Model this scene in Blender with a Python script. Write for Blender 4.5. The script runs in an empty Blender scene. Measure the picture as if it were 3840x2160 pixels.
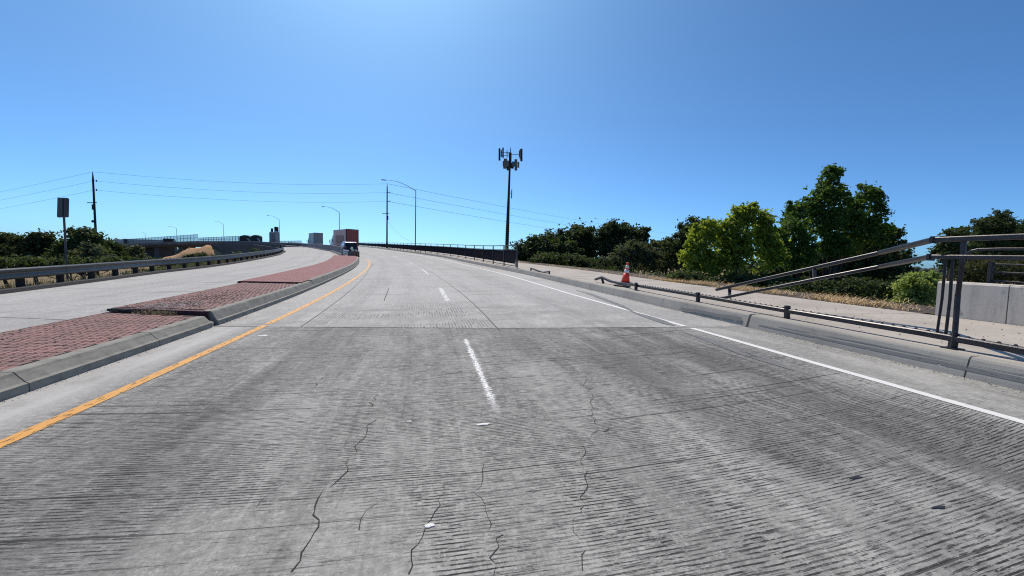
import bpy, bmesh, math, random
import numpy as np
from mathutils import Vector, Matrix
rnd = random.Random(7)
rng = np.random.default_rng(11)
SC = bpy.context.scene
COL = SC.collection
R = math.radians

# ------------------------------------------------------------------ camera, sky, sun, exposure
F = 1490.7            # focal length in pixels of the 3840 wide photograph
VX, VY, CAM_H = 1615.64, 959.6, 1.35
RHO = R(1.6)          # the road is banked: its right side is higher
ROTW = Matrix(((math.cos(RHO), 0, -math.sin(RHO)), (0, 1, 0), (math.sin(RHO), 0, math.cos(RHO))))
def W(p):             # banked road frame -> world
    return ROTW @ Vector(p)
_a, _b = (VX - 1920) / F, (1080 - VY) / F
_pitch = math.atan(_b); _cp, _sp = math.cos(_pitch), math.sin(_pitch)
_yaw = math.atan(_a * _cp); _cy, _sy = math.cos(_yaw), math.sin(_yaw)
C_R = Vector((_cy, _sy, 0)); C_H = Vector((-_sy, _cy, 0)); ZV = Vector((0, 0, 1))
C_F = C_H * _cp - ZV * _sp; C_U = C_H * _sp + ZV * _cp
CAM_P = Vector((0, 0, CAM_H))
cam = bpy.data.cameras.new('camera'); cam.sensor_width = 36; cam.lens = F / 3840 * 36
cam.clip_start = 0.05; cam.clip_end = 9000
camo = bpy.data.objects.new('camera', cam); COL.objects.link(camo)
r_, u_, f_ = ROTW @ C_R, ROTW @ C_U, ROTW @ C_F
camo.matrix_world = Matrix(((r_.x, u_.x, -f_.x, 0), (r_.y, u_.y, -f_.y, 0), (r_.z, u_.z, -f_.z, 0), (0, 0, 0, 1)))
camo.location = W(CAM_P)
SC.camera = camo

SUN_AZ, SUN_EL = R(-9), R(52)      # azimuth clockwise from +Y
wd = bpy.data.worlds.new('World'); SC.world = wd; wd.use_nodes = True
nt = wd.node_tree; nt.nodes.clear()
sky = nt.nodes.new('ShaderNodeTexSky'); sky.sky_type = 'NISHITA'; sky.sun_disc = False
sky.sun_elevation = SUN_EL; sky.sun_rotation = SUN_AZ
sky.altitude = 0; sky.air_density = 0.5; sky.dust_density = 1.0; sky.ozone_density = 1.0
bg = nt.nodes.new('ShaderNodeBackground'); bg.inputs[1].default_value = 0.122
wo = nt.nodes.new('ShaderNodeOutputWorld')
gam = nt.nodes.new('ShaderNodeGamma'); gam.inputs[1].default_value = 0.97
hsv = nt.nodes.new('ShaderNodeHueSaturation'); hsv.inputs['Saturation'].default_value = 1.0
tnt = nt.nodes.new('ShaderNodeMix'); tnt.data_type = 'RGBA'; tnt.blend_type = 'MULTIPLY'; tnt.inputs[0].default_value = 1; tnt.inputs[7].default_value = (.57, 1.05, 1.43, 1)
nt.links.new(sky.outputs[0], hsv.inputs['Color']); nt.links.new(hsv.outputs[0], gam.inputs[0]); nt.links.new(gam.outputs[0], tnt.inputs[6]); nt.links.new(tnt.outputs[2], bg.inputs[0]); nt.links.new(bg.outputs[0], wo.inputs[0])
sl = bpy.data.lights.new('sun', 'SUN'); sl.energy = 4.3; sl.angle = R(0.53); sl.color = (1, 0.885, 0.75)
so_ = bpy.data.objects.new('sun', sl); COL.objects.link(so_)
sd = Vector((math.sin(SUN_AZ) * math.cos(SUN_EL), math.cos(SUN_AZ) * math.cos(SUN_EL), math.sin(SUN_EL)))
so_.rotation_euler = sd.to_track_quat('Z', 'Y').to_euler(); so_.location = (0, 0, 60)
vs = SC.view_settings
vs.view_transform = 'Standard'; vs.look = 'None'; vs.exposure = 0.0; vs.gamma = 1.0
vs.use_curve_mapping = False
SC.cycles.use_denoising = False; SC.cycles.filter_width = 1.1; SC.cycles.max_bounces = 6; SC.cycles.transparent_max_bounces = 12

# ------------------------------------------------------------------ road alignment (s along, o across, z up)
DS = 0.25
S_ = np.arange(-20, 330, DS)
KN = [0, 8, 16, 26, 40, 60, 90, 130, 200, 330]; KV = [0, .0032, .005, .0038, .005, .002, -.001, .0, .0022, .003]
GN = [0, 8, 16, 26, 40, 60, 90, 130, 165, 205, 240, 330]; GV = [0, .0114, .0238, .0189, .0359, .0349, .0326, .031, .034, .034, .0, -.02]
_k = np.interp(S_, KN, KV); _g = np.interp(S_, GN, GV)
_i0 = int(20 / DS)
TH = np.cumsum(_k) * DS; TH -= TH[_i0] - 0.00166
PX = np.cumsum(-np.sin(TH)) * DS; PX -= PX[_i0]
PY = np.cumsum(np.cos(TH)) * DS; PY -= PY[_i0]
PZ = np.cumsum(_g) * DS; PZ -= PZ[_i0]
def pr(s, o, dz=0.0):      # road frame point
    th = np.interp(s, S_, TH)
    return Vector((float(np.interp(s, S_, PX) + o * np.cos(th)), float(np.interp(s, S_, PY) + o * np.sin(th)), float(np.interp(s, S_, PZ) + dz)))
def P(s, o, dz=0.0):       # world point
    return W(pr(s, o, dz))
def so_of(x, y):
    i = int(np.argmin((PX - x) ** 2 + (PY - y) ** 2)); th = TH[i]
    dx, dy = x - PX[i], y - PY[i]
    return S_[i] + (-dx * math.sin(th) + dy * math.cos(th)), dx * math.cos(th) + dy * math.sin(th)
def ray(px, py):
    return C_F + C_R * ((px - 1920) / F) + C_U * ((1080 - py) / F)
def RY(px, py, Y):         # road frame point on a sight line at distance Y
    d = ray(px, py); return CAM_P + d * (Y / d.y)
def RW(px, py, Y): return W(RY(px, py, Y))
def G(px, py, dz=0.0):     # (s, o) where a sight line meets the road surface + dz
    d = ray(px, py); lo, hi = 0.5, 400.0
    def h(t):
        q = CAM_P + d * t; s, o = so_of(q.x, q.y); return q.z - float(np.interp(s, S_, PZ)) - dz
    t = lo; st = 0.3
    while t < hi and h(t) > 0: t += st; st *= 1.03
    a, b = max(lo, t - st), t
    for _ in range(24):
        m = (a + b) / 2
        if h(m) > 0: a = m
        else: b = m
    q = CAM_P + d * b; return so_of(q.x, q.y)
K = 3840 / 2576.0
SJ = lambda o: float(np.interp(o, [-13.5, -8.8, -3.8, 1.2, 5.9, 9.3], [12.2, 10.4, 8.25, 7.05, 6.25, 5.7]))   # expansion joint
OLE = lambda s: float(np.interp(s, [-20, 15, 20, 27, 36, 58, 75, 124, 205], [-12.6, -12.6, -12.9, -13.5, -13.3, -12.8, -13.4, -18.3, -31]))
OLR = lambda s: float(np.interp(s, [-20, 36, 48, 58, 78, 116, 205], [-6.15, -6.4, -6.5, -6.4, -6.9, -10.9, -22.6]))
ORL = lambda s: float(np.interp(s, [-20, 45, 54, 78, 116, 205], [-3.88, -3.88, -4.5, -5.9, -9.9, -21.4]))
ORR = lambda s: float(np.interp(s, [-20, 40, 51, 75, 127, 177, 205], [5.76, 5.8, 6.1, 5.9, 5.8, 3.6, 1.5]))
OBC = lambda s: (OLR(s) + ORL(s)) / 2

# ------------------------------------------------------------------ materials
class NT:
    def __init__(s, name):
        s.m = bpy.data.materials.new(name); s.m.use_nodes = True; s.t = s.m.node_tree; s.t.nodes.clear()
        s.out = s.n('OutputMaterial')
    def n(s, ty, **kw):
        nd = s.t.nodes.new('ShaderNode' + ty)
        for k, v in kw.items(): setattr(nd, k, v)
        return nd
    def L(s, a, b): s.t.links.new(a, b)
    def setin(s, sock, v):
        if isinstance(v, bpy.types.NodeSocket): s.L(v, sock)
        elif v is not None: sock.default_value = v
    def math(s, op, a, b=None, c=None, clamp=False):
        nd = s.n('Math', operation=op, use_clamp=clamp)
        for i, v in enumerate((a, b, c)):
            if v is not None: s.setin(nd.inputs[i], v)
        return nd.outputs[0]
    def mix(s, f, a, b, bt='MIX'):
        nd = s.n('Mix', data_type='RGBA', blend_type=bt)
        s.setin(nd.inputs[0], f); s.setin(nd.inputs[6], col4(a)); s.setin(nd.inputs[7], col4(b)); return nd.outputs[2]
    def coord(s, kind='Object', scale=(1, 1, 1), rot=(0, 0, 0)):
        tc = s.n('TexCoord'); mp = s.n('Mapping'); s.L(tc.outputs[kind], mp.inputs[0])
        mp.inputs['Scale'].default_value = scale; mp.inputs['Rotation'].default_value = rot; return mp.outputs[0]
    def noise(s, vec, scale=5, detail=4, rough=.55, dist=0):
        nd = s.n('TexNoise'); s.L(vec, nd.inputs['Vector'])
        for k, v in (('Scale', scale), ('Detail', detail), ('Roughness', rough), ('Distortion', dist)): s.setin(nd.inputs[k], v)
        return nd.outputs[0]
    def ramp(s, f, lo, hi, a=0., b=1.):
        nd = s.n('MapRange', interpolation_type='SMOOTHSTEP'); s.setin(nd.inputs[0], f)
        for i, v in enumerate((lo, hi, a, b)): s.setin(nd.inputs[i + 1], v)
        return nd.outputs[0]
    def bump(s, h, dist=.01, strength=1.):
        nd = s.n('Bump'); nd.inputs['Strength'].default_value = strength; nd.inputs['Distance'].default_value = dist
        s.L(h, nd.inputs['Height']); return nd.outputs[0]
    def pbsdf(s, col, rough=.8, metal=0., normal=None, spec=.4):
        b = s.n('BsdfPrincipled'); s.setin(b.inputs['Base Color'], col4(col)); s.setin(b.inputs['Roughness'], rough)
        b.inputs['Metallic'].default_value = metal; b.inputs['Specular IOR Level'].default_value = spec
        if normal is not None: s.L(normal, b.inputs['Normal'])
        return b.outputs[0]
    def done(s, sh): s.L(sh, s.out.inputs[0]); return s.m
def col4(c):
    if isinstance(c, (tuple, list)) and len(c) == 3: return (*c, 1)
    return c
def simple(name, c1, c2=None, scale=6, rough=.7, metal=0., bump=0., spec=.4, kind='Object', vs=(1, 1, 1), detail=5):
    t = NT(name); c2 = c2 or tuple(x * .7 for x in c1)
    v = t.coord(kind, vs); n = t.noise(v, scale, detail, .6)
    f = t.ramp(n, .32, .68); c = t.mix(f, c1, c2)
    nb = t.bump(t.noise(v, scale * 5, 3), bump) if bump else None
    return t.done(t.pbsdf(c, rough, metal, nb, spec))

def road_mat(name, base, kind):
    t = NT(name); tc = t.n('TexCoord'); sep = t.n('SeparateXYZ'); t.L(tc.outputs['UV'], sep.inputs[0])
    U, V = sep.outputs[0], sep.outputs[1]
    def vec(su, sv):
        m = t.n('Mapping'); t.L(tc.outputs['UV'], m.inputs[0]); m.inputs['Scale'].default_value = (su, sv, 1); return m.outputs[0]
    big = t.noise(vec(.45, .16), 1.0, 5, .6)            # traffic-long grime
    mid = t.noise(vec(1.2, .7), 1.6, 6, .62)
    fine = t.noise(vec(1, 1), 55, 4, .7)
    grit = t.noise(vec(1, 1), 170, 2, .6)
    c = t.mix(t.ramp(big, .35, .68), base, tuple(x * .74 for x in base))
    c = t.mix(t.ramp(mid, .3, .72), c, tuple(x * .86 for x in base))
    c = t.mix(t.ramp(mid, .62, .8, 0, .55), c, tuple(x * 1.2 for x in base))
    c = t.mix(t.math('MULTIPLY', t.ramp(fine, .42, .7), .55), c, tuple(x * .45 for x in base))
    c = t.mix(t.math('MULTIPLY', t.ramp(grit, .55, .75), .45), c, tuple(min(.8, x * 1.7) for x in base))
    g1 = t.noise(vec(1, 1.3), 11, 9, .82); g2 = t.noise(vec(1, 1), 30, 7, .85)
    c = t.mix(t.ramp(g1, .50, .66, 0, .75), c, tuple(x * .40 for x in base)); c = t.mix(t.ramp(g1, .50, .36, 0, .65), c, tuple(min(.8, x * 1.45) for x in base))
    c = t.mix(t.ramp(g2, .53, .64, 0, .6), c, tuple(x * .35 for x in base)); c = t.mix(t.ramp(g2, .47, .38, 0, .5), c, tuple(min(.8, x * 1.5) for x in base))
    hgt = fine
    if kind == 'near':
        # wheel paths darkened by rubber: bands across u
        wp = None
        for (u0, w, a) in ((3.35, .75, .62), (2.3, .22, .4), (-1.75, .5, .3), (1.35, .25, .28), (4.2, .3, .25)):
            g = t.math('SUBTRACT', U, u0); g = t.math('DIVIDE', g, w); g = t.math('MULTIPLY', g, g)
            g = t.math('POWER', 2.718, t.math('MULTIPLY', g, -1.)); g = t.math('MULTIPLY', g, a)
            wp = g if wp is None else t.math('ADD', wp, g)
        wp = t.math('MULTIPLY', wp, t.ramp(t.noise(vec(1.6, .3), 1.5, 5, .65), .25, .75, .35, 1.35))
        c = t.mix(t.math('MINIMUM', wp, .75), c, (.085, .083, .08))
        lon = t.noise(vec(2.6, .10), 1.3, 6, .7); lon2 = t.noise(vec(.8, .35), 1.1, 5, .65)
        c = t.mix(t.ramp(lon, .53, .66, 0, .5), c, tuple(x * .45 for x in base)); c = t.mix(t.ramp(lon, .47, .36, 0, .45), c, tuple(min(.8, x * 1.4) for x in base))
        c = t.mix(t.ramp(lon2, .50, .36, 0, .45), c, tuple(min(.8, x * 1.4) for x in base))
        # soft stain areas with their own shape
        for (u0, v0, ru, rv, a) in ((3.0, 4.6, 1.5, .9, .55), (-2.2, 3.0, .8, 1.3, .5), (3.4, 2.3, 1.2, .5, .45), (-.6, 5.6, 1.2, .5, .22)):
            d = t.math('ADD', t.math('POWER', t.math('DIVIDE', t.math('SUBTRACT', U, u0), ru), 2), t.math('POWER', t.math('DIVIDE', t.math('SUBTRACT', V, v0), rv), 2))
            g = t.math('MULTIPLY', t.ramp(t.math('ADD', d, t.math('MULTIPLY', t.math('SUBTRACT', mid, .5), 2.2)), .1, 1.4, 1, 0), a)
            c = t.mix(t.math('MULTIPLY', g, t.ramp(t.noise(vec(2.5, 9), 2, 5, .7), .3, .65)), c, (.08, .078, .075))
        # transverse tining: regular grooves broken into dashes, plus stray scores of several sizes
        wob = t.math('MULTIPLY', t.math('SUBTRACT', t.noise(vec(.5, .5), 1.2, 3), .5), .05)
        uo = t.math('SUBTRACT', U, .7)
        vv = t.math('SUBTRACT', t.math('ADD', V, wob), t.math('MULTIPLY', t.math('MULTIPLY', uo, uo), .026))
        cb = t.n('CombineXYZ'); t.L(U, cb.inputs[0]); t.L(vv, cb.inputs[1])
        def gv_(su, sv, sc=1., det=3, ro=.7):
            m = t.n('Mapping'); t.L(cb.outputs[0], m.inputs[0]); m.inputs['Scale'].default_value = (su, sv, 1); return t.noise(m.outputs[0], sc, det, ro)
        wear = t.noise(vec(.75, .55), 1.25, 5, .6)
        side = t.ramp(U, -1.2, 3.2, 0, .13); left = t.ramp(U, -2.2, -1.0, .09, 0); fade = t.ramp(V, 1.4, 2.4, .02, .05)
        pd = t.math('ADD', t.math('POWER', t.math('DIVIDE', t.math('ADD', U, .75), .85), 2), t.math('POWER', t.math('DIVIDE', t.math('SUBTRACT', V, 1.75), .55), 2))
        patch = t.math('ADD', t.ramp(pd, .1, 1.8, -.13, 0.), t.math('MULTIPLY', t.math('SUBTRACT', t.noise(vec(3, 6), 2, 4, .7), .5), .16))
        w2 = t.math('ADD', t.math('ADD', t.math('ADD', wear, side), t.math('ADD', left, fade)), patch)
        gr = t.math('SINE', t.math('MULTIPLY', vv, 2 * math.pi / .026))
        gm = t.math('MULTIPLY', t.ramp(gr, .25, .75), t.ramp(gv_(11, 38, 1., 5, .75), .44, .52))
        gm = t.math('MULTIPLY', gm, t.ramp(w2, .36, .50)); gm = t.math('MULTIPLY', gm, t.ramp(t.noise(vec(1.4, .5), 1.6, 5, .65), .34, .60, .15, 1.))
        gb = t.math('MULTIPLY', t.ramp(gv_(3.2, 62, 1.3, 5, .75), .56, .62), t.ramp(w2, .36, .6, .1, .85))
        gc = t.math('MULTIPLY', t.ramp(gv_(.7, 26, 1.2, 5, .75), .58, .64), t.ramp(gv_(9, 60), .40, .55, .1, .8))
        gd = t.math('MULTIPLY', t.ramp(gv_(.05, 9.5, 2.2, 2), .64, .655), t.ramp(gv_(3, 60), .30, .5, .3, 1.))
        gsum = t.math('ADD', t.math('ADD', gm, gb), t.math('ADD', t.math('MULTIPLY', gc, .7), t.math('MULTIPLY', gd, .8)), clamp=True)
        lanes = t.math('MULTIPLY', t.ramp(U, -3.25, -2.95), t.ramp(U, 4.78, 4.55, .12, 1.))
        gsum = t.math('MULTIPLY', gsum, lanes)
        edge = t.math('MULTIPLY', t.ramp(t.math('ADD', U, t.math('MULTIPLY', t.math('SUBTRACT', mid, .5), .5)), -3.05, -3.5), t.ramp(mid, .3, .6, .2, .62))
        c = t.mix(edge, c, (.50, .49, .47))
        c = t.mix(t.math('MULTIPLY', gsum, .95), c, (.016, .0155, .014))
        # exposed pale aggregate
        vo = t.n('TexVoronoi'); t.L(vec(1, 1), vo.inputs['Vector']); vo.inputs['Scale'].default_value = 42
        ag = t.math('MULTIPLY', t.ramp(vo.outputs['Distance'], .10, .2, 1, 0), t.ramp(t.noise(vec(1, 1), 9, 3), .52, .66))
        ag = t.math('MULTIPLY', ag, t.math('ADD', t.ramp(V, 1.5, 3.2, .9, .15), t.ramp(t.noise(vec(.5, .5), 1.1, 3), .45, .6, 0, .5), clamp=True))
        c = t.mix(t.math('MULTIPLY', ag, .7), c, (.62, .61, .57))
        hgt = t.math('SUBTRACT', t.math('MULTIPLY', fine, .4), gsum)
    else:
        # longitudinal tining left visible in patches next to the joint
        lg = t.math('SINE', t.math('MULTIPLY', U, 2 * math.pi / .058))
        m = t.math('MULTIPLY', t.ramp(V, 9.5, 12.5, 1, 0), t.ramp(t.noise(vec(.35, .8), 1.3, 4, .6), .42, .56))
        m = t.math('MULTIPLY', m, t.math('MULTIPLY', t.ramp(U, -2.6, -2.0), t.ramp(U, .9, 1.3, 1, 0)))
        lgm = t.math('MULTIPLY', t.math('MULTIPLY', t.ramp(lg, .0, .7), m), t.ramp(t.noise(vec(9, 1.2), 2.2, 4, .7), .42, .58))
        c = t.mix(t.math('MULTIPLY', lgm, .8), c, (.06, .058, .055))
        st = t.noise(vec(.28, 1.6), 1.0, 5, .65)
        c = t.mix(t.ramp(st, .52, .70, 0, .6), c, tuple(x * .45 for x in base))
        c = t.mix(t.math('MULTIPLY', t.ramp(V, 8.5, 13, .35, 0), t.ramp(mid, .35, .6)), c, tuple(x * .42 for x in base))
        c = t.mix(t.ramp(t.noise(vec(1.3, .08), 1.2, 4, .6), .52, .72, 0, .4), c, tuple(x * .55 for x in base))
        for (u0, w, a) in ((-1.9, .35, .3), (-.5, .3, .25), (1.7, .3, .25), (3.2, .4, .35), (-8.2, .4, .25), (-10.4, .4, .25)):
            q_ = t.math('DIVIDE', t.math('SUBTRACT', U, u0), w); q_ = t.math('MULTIPLY', t.math('POWER', 2.718, t.math('MULTIPLY', t.math('MULTIPLY', q_, q_), -1.)), a)
            c = t.mix(t.math('MULTIPLY', q_, t.ramp(t.noise(vec(3, .25), 1.6, 5, .7), .35, .6)), c, tuple(x * .4 for x in base))
        vo = t.noise(vec(1, 1), 22, 3, .7)
        c = t.mix(t.ramp(vo, .63, .72, 0, .5), c, tuple(min(.75, x * 1.4) for x in base))
        hgt = t.math('SUBTRACT', t.math('MULTIPLY', fine, .5), lgm)
    nb = t.bump(hgt, .004, .7)
    return t.done(t.pbsdf(c, .85, 0, nb, .3))
M = {}
M['road_near'] = road_mat('tined_concrete', (.335, .327, .303), 'near')
M['road_far'] = road_mat('bridge_concrete', (.46, .45, .425), 'far')

def concrete(name, base, uvs=1., streak=True, dark=.6):
    t = NT(name); v = t.coord('UV'); tc = v
    n1 = t.noise(v, .9, 5, .6); n2 = t.noise(v, 60, 4, .7); n3 = t.noise(v, 7, 5, .65)
    c = t.mix(t.ramp(n1, .35, .7), base, tuple(x * .8 for x in base))
    c = t.mix(t.ramp(n3, .52, .78, 0, .6), c, tuple(x * dark for x in base))
    c = t.mix(t.ramp(n2, .5, .75, 0, .4), c, tuple(x * .55 for x in base))
    nb = t.bump(n2, .004, .6)
    return t.done(t.pbsdf(c, .88, 0, nb, .25))
M['walk'] = concrete('sidewalk_concrete', (.46, .415, .36))
M['kerb'] = concrete('kerb_concrete', (.37, .35, .31))
def kerb_grimy():
    t = NT('grimy_kerb_concrete'); v = t.coord('UV'); n2 = t.noise(v, 60, 4, .7); n3 = t.noise(v, 5, 5, .65)
    m = t.n('Mapping'); t.L(v, m.inputs[0]); m.inputs['Scale'].default_value = (1.2, 9, 1); nl = t.noise(m.outputs[0], 1.5, 4, .6)
    base = (.29, .28, .24)
    c = t.mix(t.ramp(n3, .38, .72), base, tuple(x * .62 for x in base)); c = t.mix(t.ramp(nl, .5, .7, 0, .45), c, (.13, .13, .12))
    c = t.mix(t.ramp(n2, .5, .75, 0, .45), c, (.16, .16, .14))
    return t.done(t.pbsdf(c, .85, 0, t.bump(n2, .004, .6), .3))
M['kerb_grimy'] = kerb_grimy()
def brick_mat():
    t = NT('stamped_brick'); oi = t.n('ObjectInfo'); v = t.coord('Object'); geo = t.n('NewGeometry')
    n = t.noise(geo.outputs['Position'], 3, 5, .65); n2 = t.noise(geo.outputs['Position'], 90, 3, .7); n3 = t.noise(geo.outputs['Position'], 1.1, 3)
    at = t.n('Attribute', attribute_name='tint'); rr = t.math('FRACT', t.math('ADD', oi.outputs['Random'], at.outputs['Fac']))
    c = t.mix(rr, (.35, .18, .155), (.21, .125, .105)); c = t.mix(t.ramp(n, .35, .7, 0, .8), c, (.25, .155, .135))
    c = t.mix(t.ramp(t.noise(geo.outputs['Position'], 6, 6, .75), .52, .66, 0, .6), c, (.12, .075, .065))
    c = t.mix(t.ramp(n3, .5, .72, 0, .6), c, (.34, .19, .17)); c = t.mix(t.ramp(n2, .5, .75, 0, .45), c, (.12, .07, .065))
    return t.done(t.pbsdf(c, .85, 0, t.bump(n2, .004, .6), .3))
M['brick'] = brick_mat()
M['mortar'] = simple('brick_joint', (.10, .058, .052), (.05, .03, .027), 8, .9)
def far_brick():
    t = NT('stamped_brick_far'); v = t.coord('UV'); b = t.n('TexBrick'); t.L(v, b.inputs['Vector'])
    b.inputs['Scale'].default_value = 1; b.inputs['Brick Width'].default_value = .1; b.inputs['Row Height'].default_value = .2; b.inputs['Mortar Size'].default_value = .006
    b.inputs['Color1'].default_value = (.33, .135, .125, 1); b.inputs['Color2'].default_value = (.27, .125, .118, 1); b.inputs['Mortar'].default_value = (.09, .05, .045, 1)
    n = t.noise(v, 2.2, 5, .65); c = t.mix(t.ramp(n, .4, .7, 0, .8), b.outputs[0], (.24, .13, .12))
    c = t.mix(t.ramp(t.noise(v, 1.0, 4), .55, .75, 0, .6), c, (.37, .21, .19))
    return t.done(t.pbsdf(c, .88, 0, None, .3))
M['brick_far'] = far_brick()
M['riser'] = simple('dark_red_concrete', (.10, .03, .03), (.055, .022, .022), 9, .8, bump=.004)
def paint(name, c1, c2, wear, stretch=(1, 1)):
    t = NT(name); tc = t.n('TexCoord'); m = t.n('Mapping'); t.L(tc.outputs['UV'], m.inputs[0]); m.inputs['Scale'].default_value = (stretch[0], stretch[1], 1)
    n = t.noise(m.outputs[0], 14, 5, .7); n2 = t.noise(m.outputs[0], 3, 3)
    c = t.mix(n2, c1, c2); sh = t.pbsdf(c, .6, 0, None, .4); tr = t.n('BsdfTransparent'); mx = t.n('MixShader')
    t.L(t.ramp(n, wear - .05, wear + .05), mx.inputs[0]); t.L(sh, mx.inputs[1]); t.L(tr.outputs[0], mx.inputs[2])
    return t.done(mx.outputs[0])
M['yellow'] = paint('yellow_road_paint', (.74, .36, .055), (.60, .29, .06), .585, (2.2, .5))
M['white'] = paint('white_road_paint', (.80, .80, .76), (.66, .66, .62), .66)
M['white_worn'] = paint('worn_white_road_paint', (.80, .80, .77), (.7, .7, .66), .485, (.5, 2.6))
def dash_mat():
    t = NT('flaking_white_road_paint'); tc = t.n('TexCoord'); sep = t.n('SeparateXYZ'); t.L(tc.outputs['UV'], sep.inputs[0])
    def vec(a, b):
        m = t.n('Mapping'); t.L(tc.outputs['UV'], m.inputs[0]); m.inputs['Scale'].default_value = (a, b, 1); return m.outputs[0]
    d = t.math('ABSOLUTE', t.math('SUBTRACT', sep.outputs[0], .545)); n = t.noise(vec(2, 26), 2.2, 5, .7); n2 = t.noise(vec(14, 16), 2.5, 4, .7)
    e = t.math('ADD', d, t.math('MULTIPLY', t.math('SUBTRACT', n, .5), .22)); m = t.math('MULTIPLY', t.ramp(e, .022, .038, 1, 0), t.ramp(n2, .40, .5))
    m = t.math('MULTIPLY', m, t.math('MULTIPLY', t.ramp(sep.outputs[1], 3.0, 3.9), 1.))
    sh = t.pbsdf((.80, .80, .77), .6); tr = t.n('BsdfTransparent'); mx = t.n('MixShader'); t.L(m, mx.inputs[0]); t.L(tr.outputs[0], mx.inputs[1]); t.L(sh, mx.inputs[2]); return t.done(mx.outputs[0])
M['dash'] = dash_mat()
M['dash_far'] = paint('thin_white_road_paint', (.74, .74, .71), (.62, .62, .6), .54, (1.5, .6))
M['stain'] = paint('dark_road_stain', (.15, .146, .14), (.20, .195, .185), .60, (.6, .25))
M['soil_thin'] = paint('thin_soil', (.12, .085, .075), (.17, .11, .10), .50, (.5, .5))
M['crack'] = simple('crack_dark', (.045, .043, .04), (.025, .024, .022), 20, .95)
M['seam'] = simple('joint_sealant', (.02, .02, .02), (.035, .034, .03), 20, .7)
M['dark_steel'] = simple('dark_painted_steel', (.020, .019, .023), (.035, .032, .035), 9, .45, .2, .002, .4)
M['rail_steel'] = simple('weathered_rail_steel', (.045, .042, .046), (.022, .021, .024), 7, .38, .3, .0015, .5)
M['galv'] = simple('galvanised_steel', (.34, .34, .345), (.24, .24, .245), 5, .38, .35, .001)
M['guard'] = simple('weathered_guardrail_steel', (.055, .047, .038), (.034, .029, .024), 4, .42, .0, .001, .5)
M['wood'] = simple('dark_timber', (.045, .036, .03), (.025, .02, .018), 8, .85, 0, .006, .3, 'Object', (1, 1, .2))
M['asphalt'] = simple('black_asphalt', (.028, .028, .03), (.045, .044, .042), 12, .9, 0, .01)
M['panel'] = simple('black_mesh_screen', (.010, .010, .016), (.016, .013, .018), 3, .95, spec=.05)
M['panel_brown'] = simple('brown_mesh_screen', (.022, .015, .016), (.015, .012, .016), 3, .95, spec=.05)
M['pole_dark'] = simple('dark_pole', (.035, .03, .028), (.02, .02, .02), 4, .75)
M['lamp_grey'] = simple('lamp_pole_grey', (.10, .10, .10), (.07, .07, .07), 4, .5, .3)
M['antenna'] = simple('antenna_grey', (.17, .18, .16), (.11, .12, .105), 4, .6)
M['sign_back'] = simple('sign_back_aluminium', (.14, .14, .145), (.10, .10, .105), 2, .5, .4)
M['cone_o'] = simple('cone_orange', (.92, .06, .03), (.82, .05, .025), 5, .5)
M['cone_w'] = simple('cone_white_band', (.78, .77, .76), (.6, .6, .6), 9, .45)
M['rubber'] = simple('black_rubber', (.02, .02, .02), (.03, .03, .03), 9, .7)
M['wallc'] = None
def wall_mat():
    t = NT('wall_concrete'); v = t.coord('Object'); m = t.n('Mapping'); t.L(v, m.inputs[0]); m.inputs['Scale'].default_value = (5, 5, .5)
    n1 = t.noise(m.outputs[0], 1.2, 5, .65); n2 = t.noise(v, 45, 4, .7); n3 = t.noise(v, 2.2, 5, .6); b = (.62, .56, .48)
    c = t.mix(t.ramp(n1, .45, .72, 0, .7), b, (.36, .34, .31)); c = t.mix(t.ramp(n3, .45, .7, 0, .5), c, (.62, .58, .53))
    c = t.mix(t.ramp(n3, .66, .72, 0, .5), c, (.13, .12, .12)); c = t.mix(t.ramp(n2, .5, .75, 0, .3), c, (.2, .19, .18))
    return t.done(t.pbsdf(c, .85, 0, t.bump(n2, .003, .5), .3))
M['wallc'] = wall_mat()
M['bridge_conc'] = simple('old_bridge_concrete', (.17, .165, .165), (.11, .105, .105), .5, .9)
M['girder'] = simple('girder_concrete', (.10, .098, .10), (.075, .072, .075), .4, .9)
M['barrier'] = simple('barrier_concrete', (.23, .215, .22), (.15, .14, .145), .8, .9, 0, .004)
def ground_mat():
    t = NT('dry_ground'); v = t.coord('Object'); n1 = t.noise(v, .12, 5, .6); n2 = t.noise(v, 1.5, 5, .65); n3 = t.noise(v, 14, 4, .7)
    c = t.mix(t.ramp(n2, .35, .68), (.27, .20, .11), (.17, .13, .075)); c = t.mix(t.ramp(n1, .5, .65), c, (.10, .105, .04))
    c = t.mix(t.ramp(n3, .45, .7, 0, .6), c, (.12, .09, .05))
    return t.done(t.pbsdf(c, .95, 0, t.bump(n3, .05, .6), .1))
M['ground'] = ground_mat()
M['soil'] = simple('dark_soil', (.10, .075, .065), (.06, .048, .042), 7, .95, 0, .02)
M['hill'] = simple('dry_grass_hill', (.50, .30, .15), (.33, .19, .09), .35, .95, 0, .2)
M['straw'] = simple('dry_straw', (.72, .53, .27), (.52, .36, .16), 30, .8)
M['dryweed'] = simple('dry_weed', (.42, .34, .17), (.28, .22, .11), 20, .85)
M['pebble'] = simple('dark_pebble', (.06, .055, .05), (.10, .09, .08), 30, .9)
M['litter'] = simple('pale_litter', (.75, .74, .72), (.6, .59, .57), 9, .7)
M['litter_grey'] = simple('grey_litter', (.22, .215, .20), (.16, .155, .15), 9, .8)
M['tar'] = simple('tar_blob', (.02, .02, .02), (.03, .03, .032), 30, .5)
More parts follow.
